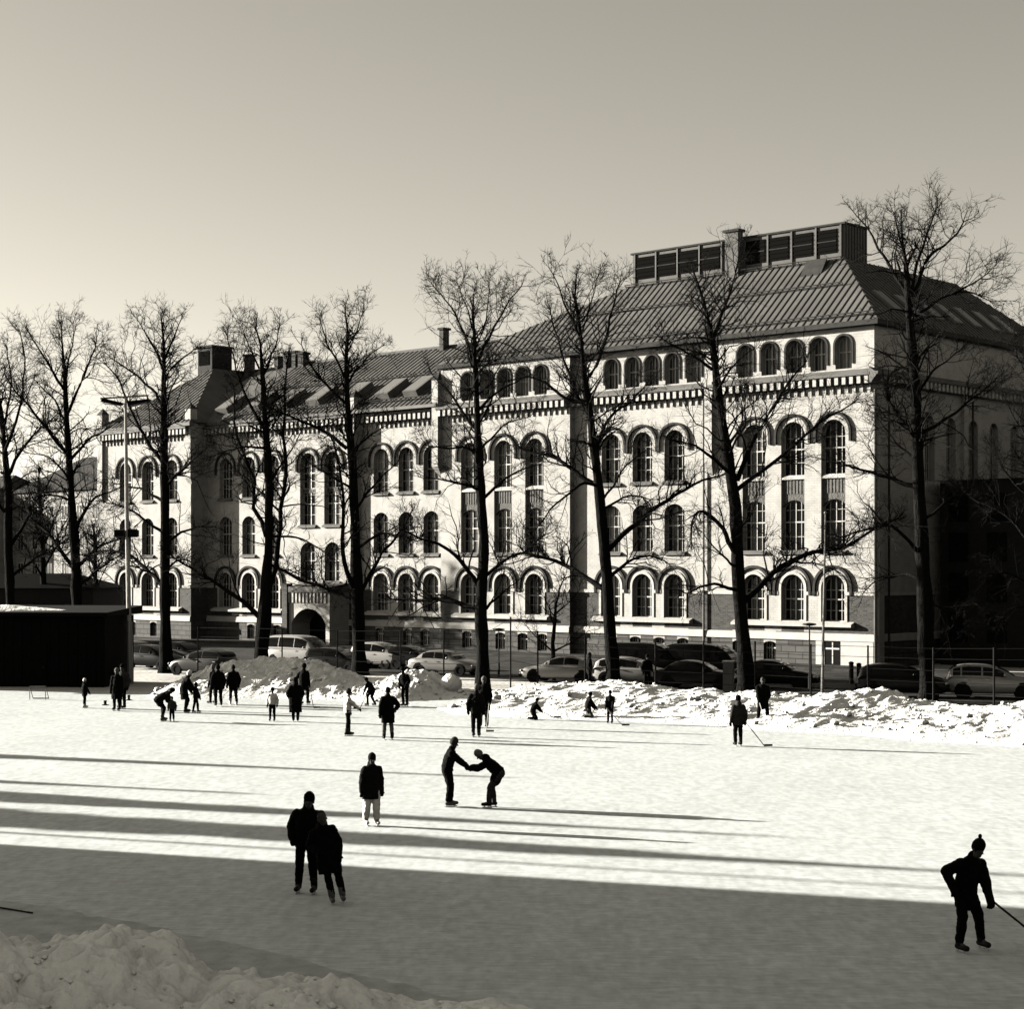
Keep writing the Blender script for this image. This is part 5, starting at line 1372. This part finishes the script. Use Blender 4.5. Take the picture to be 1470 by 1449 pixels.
TMP = bpy.data.scenes.new('workbench')
def blob(name, prims, material, parent, voxel, smooth=3, cut=None):
    """one continuous skin grown round a set of tapered limbs"""
    mb = MB()
    for p in prims: capsule(mb, *p)
    me = bpy.data.meshes.new('tmp'); me.from_pydata(mb.v, [], mb.f); me.update()
    ob = bpy.data.objects.new('tmp', me); TMP.collection.objects.link(ob)
    md = ob.modifiers.new('r', 'REMESH'); md.mode = 'VOXEL'; md.voxel_size = voxel; md.use_smooth_shade = True
    if smooth: ms = ob.modifiers.new('s', 'SMOOTH'); ms.factor = .5; ms.iterations = smooth
    TMP.view_layers[0].update(); dg = TMP.view_layers[0].depsgraph; out = bpy.data.meshes.new_from_object(ob.evaluated_get(dg))
    bpy.data.objects.remove(ob); bpy.data.meshes.remove(me)
    if cut:
        bm = bmesh.new(); bm.from_mesh(out)
        bmesh.ops.bisect_plane(bm, geom=bm.verts[:] + bm.edges[:] + bm.faces[:], plane_co=cut[0], plane_no=cut[1], clear_outer=True)
        bm.to_mesh(out); bm.free()
    if name in ('jacket', 'coat', 'trousers'):       # soft folds of thick winter cloth
        sd_ = len(bpy.data.meshes) * .37
        nv = len(out.vertices); co = np.empty(nv * 3, np.float32); out.vertices.foreach_get('co', co); nn = np.empty(nv * 3, np.float32); out.vertex_normals.foreach_get('vector', nn)
        co = co.reshape(-1, 3); nn = nn.reshape(-1, 3)
        dd = np.array([.014 * noise.noise((x * 7 + sd_, y * 7, z * 11)) + .007 * noise.noise((x * 17, y * 17 + sd_, z * 24)) for x, y, z in co.tolist()], np.float32)
        out.vertices.foreach_set('co', (co + nn * dd[:, None]).ravel()); out.update()
    out.name = name; out.materials.clear(); out.materials.append(MATS[material])
    out.polygons.foreach_set('use_smooth', [True] * len(out.polygons))
    return link(name, out, parent)

def ik(a, b, l1, l2, hint):
    a, b, hint = Vector(a), Vector(b), Vector(hint); d = b - a; D = min(d.length, (l1 + l2) * .999); d.normalize()
    b = a + d * D
    x = (l1*l1 - l2*l2 + D*D) / (2*D); h = math.sqrt(max(0, l1*l1 - x*x))
    n_ = hint - d * hint.dot(d); n_ = n_.normalized() if n_.length > 1e-5 else Vector((0, 1, 0))
    return a + d * x + n_ * h, b

PEOPLE = {}
def person(label, x, y, H, face, lean=(0, 0), hands=None, feet=((.06, -.13), (-.05, .14)), crouch=0.0, hipback=0.0, jacket='cloth_black', trousers='cloth_black', hat='cloth_black', coat=0.0,
           boots='boot_black', head=(0, 0), puff=1.0, pompom=False, hood=False, hair=False, skates=True, vox=0.022, group='skaters on the ice', key=None, loc=None, kneel=False, stripe=False, wide=1.0, lift=(0, 0), scarf=None, pants_w=1.2, glove_s=1.0):
    """local frame: x right, y forward, z up. feet: (forward, right) of left and right foot; hands: (right, forward, up) of left and right in body units of 1.75 m"""
    k = H / 1.75
    p = ground(x, y) if loc is None else Vector(loc)
    root = empty('person', (p.x, p.y, 0.004), R(face)); tag(root, label, 'person', group)
    S = lambda v: Vector(v) * k
    sole = .055 if skates else .0
    hz = .935 + sole - crouch
    pel = Vector((0, -hipback, hz))
    lf, ls = R(lean[0]), R(lean[1])
    up = Vector((math.sin(ls), math.sin(lf) * math.cos(ls), math.cos(lf) * math.cos(ls)))
    rt = Vector((1, 0, 0)); rt = (rt - up * rt.dot(up)).normalized(); fw = up.cross(rt)
    chest = pel + up * .32; neck = pel + up * .52
    hd = neck + (up * .75 + Vector((0, 0, .25))).normalized() * .19 + Vector((head[0], head[1], 0)) + fw * .03
    shl, shr = neck - rt * .175 * wide - up * .085, neck + rt * .175 * wide - up * .085
    hl, hr = pel - rt * .09, pel + rt * .09
    if hands is None: hands = ((-.27, .05, .86), (.27, .05, .86))
    elbl, hal = ik(shl, Vector(hands[0]) + Vector((0, 0, sole)), .29, .27, (-.5, -.8, -.2))
    elbr, har = ik(shr, Vector(hands[1]) + Vector((0, 0, sole)), .29, .27, (.5, -.8, -.2))
    if kneel:
        kl, kr = Vector((-.13, .12, .09)), Vector((.13, .12, .09)); al, ar = Vector((-.14, -.30, .08)), Vector((.14, -.30, .08))
    else:
        al = Vector((feet[0][1], feet[0][0], .085 + sole + lift[0])); ar = Vector((feet[1][1], feet[1][0], .085 + sole + lift[1]))
        kl, al = ik(hl, al, .435, .42, (-.08, 1, 0)); kr, ar = ik(hr, ar, .435, .42, (.08, 1, 0))
    s = lambda a, b, r0, r1, sx=1.0, r=None: (a * k, b * k, r0 * k, r1 * k, sx, r or rt)
    # the body itself: one continuous figure, head with nose and ears, five fingers
    B = [s(hd - up*.02, hd + up*.05, .084, .094, .92), s(hd - up*.09 + fw*.03, hd - up*.02 + fw*.02, .054, .075), s(neck - up*.02, hd - up*.06, .058, .055), s(chest, neck - up*.05, .115, .10, 1.45), s(pel, chest, .125, .115, 1.25),
         s(hd - up*.012 + fw*.088, hd - up*.035 + fw*.108, .012, .017), s(hd + rt*.086 - up*.01, hd + rt*.09 - up*.04, .016, .012), s(hd - rt*.086 - up*.01, hd - rt*.09 - up*.04, .016, .012)]
    for sh, el, ha in ((shl, elbl, hal), (shr, elbr, har)):
        B += [s(sh, el, .052, .042), s(el, ha, .042, .030)]
        d = (ha - el).normalized(); sd = d.cross(fw); sd = sd.normalized() if sd.length > .1 else rt; cu = d.cross(sd).normalized()
        B += [s(ha, ha + d*.07, .034, .036, 1.0)]
        for q, (o_, ln) in enumerate(((-.030, .062), (-.010, .074), (.011, .070), (.030, .055))):
            a0 = ha + d*.075 + sd*o_; a1 = a0 + d*ln*.55 + cu*.012; B += [s(a0, a1, .0105, .010), s(a1, a1 + d*ln*.35 + cu*.03, .010, .008)]
        t0 = ha + d*.025 - sd*.035; B += [s(t0, t0 + d*.04 - sd*.025 + cu*.01, .012, .010)]
    for hp, kn, an in ((hl, kl, al), (hr, kr, ar)):
        B += [s(hp, kn, .078, .055), s(kn, kn.lerp(an, .4), .052, .050), s(kn.lerp(an, .4), an, .050, .038), s(an, an + Vector((0, .12, -.03)), .038, .035)]
    bodyvox = vox * .55 if vox < .015 else vox * .7
    blob('body', B, 'skin', root, max(.008, bodyvox), 1)
    # clothing
    j = .028 * puff
    ld = ((kl + kr) / 2 - pel).normalized()
    if coat > .2: ld = (ld + Vector((0, 0, -1))).normalized()
    hem = pel + ld * (.07 + coat)
    spread = max(abs(kl.x), abs(kr.x), .13) + .06
    flare = max(.0, min(1.0, coat * 2.2))
    rh = .13 + j * .5 + .02 * flare
    J = [s(chest, neck - up*.06, .125 + j, .085 + j, 1.40), s(pel + up*.05, chest, .120 + j, .125 + j, 1.32), s(hem + ld * .12, pel + up*.05, rh, .122 + j, 1.30 + .25 * flare), s(neck - up*.05, neck + up*.045, .095, .088),
         s(neck - up*.02, shl, .062, .064 + j*.7), s(neck - up*.02, shr, .062, .064 + j*.7), s(shl - up*.02, shr - up*.02, .07 + j*.5, .07 + j*.5)]
    for sh, el, ha in ((shl, elbl, hal), (shr, elbr, har)): J += [s(sh, el, .062 + j, .052 + j), s(el, el.lerp(ha, .93), .052 + j, .038 + j * .8)]
    if hood: J += [s(neck + up*.02 - fw*.06, neck + up*.06 - fw*.05, .10, .09, 1.2)]
    hands_low = min(hal.dot(-ld), har.dot(-ld))
    jk = blob('coat' if coat > .2 else 'jacket', J, jacket, root, vox, 3, (hem * k, ld) if hands_low > hem.dot(-ld) - .02 or coat > .1 else None)
    T = [s(pel - up*.02, pel + up*.04, .125, .12, 1.25)]
    for hp, kn, an in ((hl, kl, al), (hr, kr, ar)): T += [s(hp, kn, .088 * pants_w, .066 * pants_w), s(kn, kn.lerp(an, .45), .066 * pants_w, .062 * pants_w), s(kn.lerp(an, .45), an + Vector((0, 0, .05)), .062 * pants_w, .052 * pants_w)]
    blob('trousers', T, trousers, root, vox)
    for ha, el in ((hal, elbl), (har, elbr)):
        d = (ha - el).normalized(); sd = d.cross(fw); sd = sd.normalized() if sd.length > .1 else rt; cu = d.cross(sd).normalized()
        G = [s(ha - d*.03 * glove_s, ha + d*.07, .042 * glove_s, .044 * glove_s)]
        for q, (o_, ln) in enumerate(((-.034 * glove_s, .06), (-.012 * glove_s, .074), (.012 * glove_s, .070), (.034 * glove_s, .055))):
            a0 = ha + d*.075 + sd*o_; a1 = a0 + d*ln*.55 + cu*.014; G += [s(a0, a1, .016 * glove_s, .015 * glove_s), s(a1, a1 + d*ln*.3 + cu*.03, .015 * glove_s, .013 * glove_s)]
        t0 = ha + d*.02 - sd*.038; G += [s(t0, t0 + d*.045 - sd*.03 + cu*.012, .018, .015)]
        blob('glove', G, 'cloth_black' if jacket != 'cloth_white' else 'cloth_dark', root, max(.009, vox * .6), 1)
    if hat:
        Hh = [s(hd + up*.055 - fw*.008, hd + up*.085 - fw*.01, .110, .092, .96), s(hd + up*.03 - fw*.02, hd + up*.06 - fw*.01, .112, .111, .95)]
        ht = blob('hat', Hh, hat, root, max(.010, vox * .8), 2)
        if pompom: blob('pompom', [s(hd + up*.185 - fw*.035, hd + up*.20 - fw*.04, .030, .032), s(hd + up*.15 - fw*.03, hd + up*.18 - fw*.035, .016, .016)], hat, ht, .01, 1)
    if hair or not hat: blob('hair', [s(hd + up*.03 - fw*.03, hd + up*.07 - fw*.015, .098, .088, .98)] + ([s(hd - fw*.05, neck - fw*.06 - up*.04, .08, .06)] if hair else []), 'cloth_dark', root, max(.010, vox * .8), 2)
    if scarf: blob('scarf', [s(neck + up*.01 - rt*.03, neck + up*.02 + rt*.03, .095, .095)], scarf, root, vox)
    for an, kn in ((al, kl), (ar, kr)):
        sh_dir = Vector((0, 1, 0)); 
        if kneel: bt = [s(an, an + Vector((0, -.05, .0)), .05, .045), s(an + Vector((0, -.05, 0)), an + Vector((0, -.06, -.0)), .045, .04)]
        else: bt = [s(an + (kn - an).normalized()*.15, an, .068, .064), s(an + Vector((0, -.04, -.042)), an + Vector((0, .17, -.050)), .050, .048)]
        b_ = blob('skate' if skates else 'boot', bt, boots, root, max(.012, vox * .8), 1)
        if skates and not kneel:
            mb = MB(); c = an * k; zb = .002 
            z1 = (an.z - .085) * k
            for (y0, y1) in ((-.06, -.02), (.10, .14)): mb.box(c.x - .012*k, c.x + .012*k, c.y + y0*k, c.y + y1*k, z1 - .03*k, z1 + .012*k)
            mb.prism([(c.y - .09*k, z1 - .03*k), (c.y + .17*k, z1 - .03*k), (c.y + .19*k, z1 - .045*k), (c.y + .16*k, z1 - .055*k), (c.y - .08*k, z1 - .055*k)], 'x', c.x - .004, c.x + .004)
            mb.build('blade', 'blade_steel', b_)
    if stripe:
        hp, kn, an = hl, kl, al; mb = MB()
        for q in range(2):
            a_, b_2 = (hp, kn) if q == 0 else (kn, an); o_ = Vector((-.093 if q == 0 else -.072, 0, 0)); o2 = Vector((-.072 if q == 0 else -.06, 0, 0))
            mb.quad((a_ + o_ + Vector((0, -.012, 0))) * k, (a_ + o_ + Vector((0, .012, 0))) * k, (b_2 + o2 + Vector((0, .012, 0))) * k, (b_2 + o2 + Vector((0, -.012, 0))) * k)
        mb.build('side_stripe', 'cloth_mid', root)
    M = Matrix.Translation((p.x, p.y, 0.004)) @ Matrix.Rotation(R(face), 4, 'Z')
    info = dict(root=root, hl=M @ (hal * k), hr=M @ (har * k), M=M, k=k)
    if key: PEOPLE[key] = info
    return info

NEAR = dict(vox=.013)
MID = dict(vox=.017)
# near skaters
a = person('man in bobble hat gripping a hockey stick, bottom right of the ice', 1388, 1366, 1.82, 208, lean=(16, -5), hands=((-.24, .30, .68), (.27, -.02, .97)), feet=((.0, -.29), (.05, .20)), crouch=.03, hipback=.06, glove_s=1.55, pants_w=1.3, pompom=True, head=(.0, .05), puff=1.35, wide=1.1, stripe=True, **NEAR)
hp = (a['hl'] + a['hr']) / 2
person('tall man in dark parka with an arm round his companion, near ice', 440, 1283, 1.86, 172, hands=((-.26, .10, .90), (.24, .10, .95)), feet=((.06, -.16), (.0, .15)), coat=.08, puff=1.6, wide=1.12, hood=True, head=(-.04, .03), lean=(4, -3), pants_w=1.25, **NEAR)
person('woman in long dark coat leaning on the tall man, pale skates', 471, 1297, 1.70, 192, lean=(4, 13), hands=((-.20, .10, .88), (.22, .16, .98)), feet=((.02, -.28), (.14, -.06)), crouch=.03, coat=.32, puff=1.3, boots='boot_grey', hat=None, hair=True, hood=True, head=(-.02, .02), **NEAR)
person('woman in quilted coat and white trousers skating alone', 533, 1186, 1.68, 200, lean=(4, 0), hands=((-.26, .04, .82), (.26, .05, .82)), feet=((.06, -.13), (-.05, .13)), coat=.24, puff=1.6, trousers='cloth_white', boots='boot_white', jacket='cloth_dark', hat='cloth_dark', hair=True, pants_w=1.55, hood=True, **NEAR)
person('person in dark jacket and knit cap, left of the pair holding hands', 645, 1159, 1.76, -80, lean=(15, 0), hands=((-.10, .50, .98), (.10, .50, .96)), feet=((.04, -.08), (-.04, .08)), crouch=.01, hipback=.07, hat='cloth_grey', boots='boot_grey', puff=1.3, pants_w=1.5, **NEAR)
person('person bending forward in grey trousers, right of the pair holding hands', 706, 1160, 1.72, 82, lean=(48, 0), hands=((-.10, .60, .98), (.10, .58, 1.0)), feet=((.06, -.09), (-.05, .10)), crouch=.07, hipback=.22, trousers='cloth_grey', hat='cloth_mid', boots='boot_black', puff=1.5, hood=True, coat=.05, head=(0, .04), pants_w=1.4, **NEAR)
# middle distance
person('person in white jacket stretching an arm to the right', 499, 1057, 1.68, -75, lean=(2, 0), hands=((-.15, .12, .86), (.12, .48, .95)), jacket='cloth_white', hat='cloth_grey', feet=((.06, -.07), (-.06, .08)), pants_w=1.15, **MID)
person('man in knee length dark coat walking away with bare headed look', 557, 1063, 1.84, 15, hands=((-.28, -.05, .85), (.30, .10, 1.0)), coat=.32, puff=1.4, trousers='cloth_mid', hat=None, feet=((.05, -.13), (-.04, .14)), **MID)
person('tall person in grey jacket before the wide limbed tree, left of two', 683, 1059, 1.86, -10, lean=(2, 2), jacket='cloth_dark', hat='cloth_mid', trousers='cloth_dark', coat=.06, puff=1.2, feet=((.0, -.09), (.05, .1)), boots='boot_grey', **MID)
a2 = person('person in black coat with stick before the wide limbed tree, right of two', 695, 1045, 1.90, 170, hands=((-.22, .16, .86), (.34, .05, .90)), coat=.30, puff=1.3, hat='cloth_mid', trousers='cloth_mid', feet=((.02, -.11), (.06, .12)), key='tree_r', **MID)
a3 = person('person in grey parka with lowered hockey stick, right side of the far ice', 1060, 1072, 1.70, 12, jacket='cloth_grey', coat=.14, puff=1.3, hands=((-.28, .03, .78), (.27, .04, .84)), feet=((.0, -.11), (.03, .10)), key='parka', hood=True, pants_w=1.2, **MID)
a4 = person('man in black jacket by the right snowbank, legs apart', 1095, 1041, 1.86, 175, hands=((-.14, .22, .88), (.14, .22, .82)), feet=((.05, -.20), (.02, .19)), crouch=.04, coat=.05, puff=1.4, hat=None, key='bankman', **MID)
a5 = person('small child standing with a stick in patterned overalls by the snowbank', 876, 1039, 1.26, 160, jacket='cloth_dark', trousers='cloth_dark', hands=((-.2, .22, .85), (.2, .25, .75)), puff=1.5, key='kid', **MID)
a6 = person('child kneeling with a stick on the ice, left of two kneeling', 767, 1034, 1.22, -65, kneel=True, crouch=.47, hipback=.12, lean=(25, 0), hands=((-.12, .52, .38), (.12, .50, .36)), puff=1.4, key='kneel1', **MID)
person('child kneeling by the foot of the snowbank, right of two kneeling', 846, 1032, 1.38, -70, kneel=True, crouch=.42, hipback=.10, lean=(12, 0), hands=((-.12, .40, .36), (.12, .42, .40)), puff=1.5, jacket='cloth_dark', trousers='cloth_mid', **MID)
a7 = person('skater in black gliding past the snow heap with a stick', 436, 1012, 1.88, -25, lean=(16, -6), hands=((-.34, .02, .78), (.22, .10, .80)), feet=((-.22, -.02), (.16, .10)), crouch=.06, hipback=.05, key='glide', **MID)
person('woman in ankle length dark coat with hood', 424, 1037, 1.72, 5, coat=.52, puff=1.7, hands=((-.24, .12, .95), (.24, .12, .95)), hood=True, feet=((.02, -.08), (0, .1)), **MID)
person('child in white jacket and dark cap beside the long coated woman', 391, 1036, 1.30, 175, jacket='cloth_white', puff=1.3, pants_w=1.25, **MID)
a8 = person('child in black bending over a hockey stick before the snow heap', 532, 1014, 1.42, 60, lean=(38, 0), hands=((-.10, .42, .62), (.12, .38, .55)), feet=((.10, -.14), (-.22, .12)), crouch=.10, hipback=.16, key='bend', **MID)
a9 = person('hockey player in black leaning back against the right end of the heap', 582, 1015, 1.70, 150, lean=(6, 8), hands=((-.2, .25, .95), (.2, .22, .9)), puff=1.3, hat='cloth_black', key='heap', **MID)
person('child in white hat reaching to the right at far left of the ice', 121, 1017, 1.26, -70, hat='cloth_white', hands=((-.2, .2, .7), (.16, .45, .62)), puff=1.4, boots='boot_white', **MID)
person('woman in long black coat at far left, before her companion', 168, 1021, 1.78, 170, coat=.42, puff=1.4, hat='cloth_mid', hands=((-.26, .1, .82), (.26, .05, .8)), **MID)
person('companion in grey jacket close behind the long black coat at far left', 176, 1018, 1.88, 160, jacket='cloth_grey', coat=.08, puff=1.3, hat='cloth_black', **MID)
person('adult in black bending deep over a small child', 233, 1036, 1.74, -60, lean=(62, 0), hands=((-.14, .50, .62), (.14, .48, .60)), crouch=.10, hipback=.22, feet=((.06, -.12), (-.06, .14)), puff=1.5, jacket='cloth_dark', boots='boot_grey', **MID)
person('toddler in grey jacket held by the bending adult', 247, 1037, 0.98, 178, jacket='cloth_grey', puff=1.6, hat='cloth_black', pants_w=1.3, boots='boot_white', **MID)
person('adult in dark coat and white bobble hat stooping at left', 266, 1024, 1.84, -60, lean=(22, 0), coat=.30, puff=1.4, hat='cloth_white', hands=((-.2, .35, .75), (.2, .38, .8)), crouch=.05, hipback=.1, **MID)
person('child in dark suit held by the white hatted adult', 281, 1024, 1.25, -100, hands=((-.2, .2, .85), (.2, .22, .9)), puff=1.4, jacket='cloth_black', feet=((.1, -.12), (-.12, .14)), **MID)
person('man in black coat with his back turned, left of two standing by the heap', 313, 1015, 1.80, 20, coat=.18, puff=1.4, feet=((.0, -.10), (.1, .16)), **MID)
person('man in short black coat, right of two standing by the heap', 335, 1013, 1.76, 25, coat=.22, puff=1.2, trousers='cloth_grey', boots='boot_white', hat=None, **MID)
person('person in grey half hidden behind the black coated man by the heap', 306, 1011, 1.72, 60, jacket='cloth_grey', coat=.12, puff=1.2, hat='cloth_mid', trousers='cloth_dark', **MID)
pw_ = at(846, HY, 96.5)
person('pedestrian in black on the street beside the silver saloon', 846, 990, 1.74, -80, loc=(pw_.x, pw_.y, 0), skates=False, puff=1.4, group='pedestrians on the street', hat=None, **MID)
pw_ = at(929, HY, 94.5)
person('pedestrian in black on the street right of the leaning tree', 929, 990, 1.72, 200, loc=(pw_.x, pw_.y, 0), skates=False, puff=1.3, group='pedestrians on the street', **MID)

# sticks held by the skaters
def held(label, hand, x, y, bdir, mat_='stick_dark', over=.25, r=.016):
    g = ground(x, y) + Vector((0, 0, .05)); h = Vector(hand); d = (h - g).normalized(); stick(label, h + d * over, g, bdir, mat_, r)
h_ = a['hl']
hd_dir = Vector((1.0, 0.16, 0)).normalized(); tip = Vector((h_.x, h_.y, .05)) + hd_dir * 1.05
stick('hockey stick pointing right out of the frame, held by the bobble hat man', h_ - (tip - h_).normalized() * .10, tip, hd_dir, r=.020)
held('dark hockey stick trailing from the grey parka skater', a3['hr'], 1097, 1073, (1, .1, 0))
held('pale hockey stick between the legs of the man by the right bank', a4['hr'], 1101, 1046, (.6, -1, 0), 'stick_light')
held('short stick of the child in patterned overalls', a5['hr'], 893, 1043, (1, -.1, 0), over=.1)
held('stick laid forward by the left kneeling child', a6['hr'], 795, 1032, (1, .0, 0), over=.1)
held('hockey stick of the gliding skater in black', a7['hr'], 450, 1018, (1, 0, 0))
held('hockey stick under the bending child in black', a8['hr'], 517, 1019, (-1, 0, 0), over=.3)
held('pale stick propped before the leaning hockey player', a9['hr'], 588, 1014, (.3, -1, 0), 'stick_light')
held('stick held down by the black coated person at the tree', a2['hl'], 698, 1052, (1, -.2, 0), 'stick_light')

bpy.data.scenes.remove(TMP)
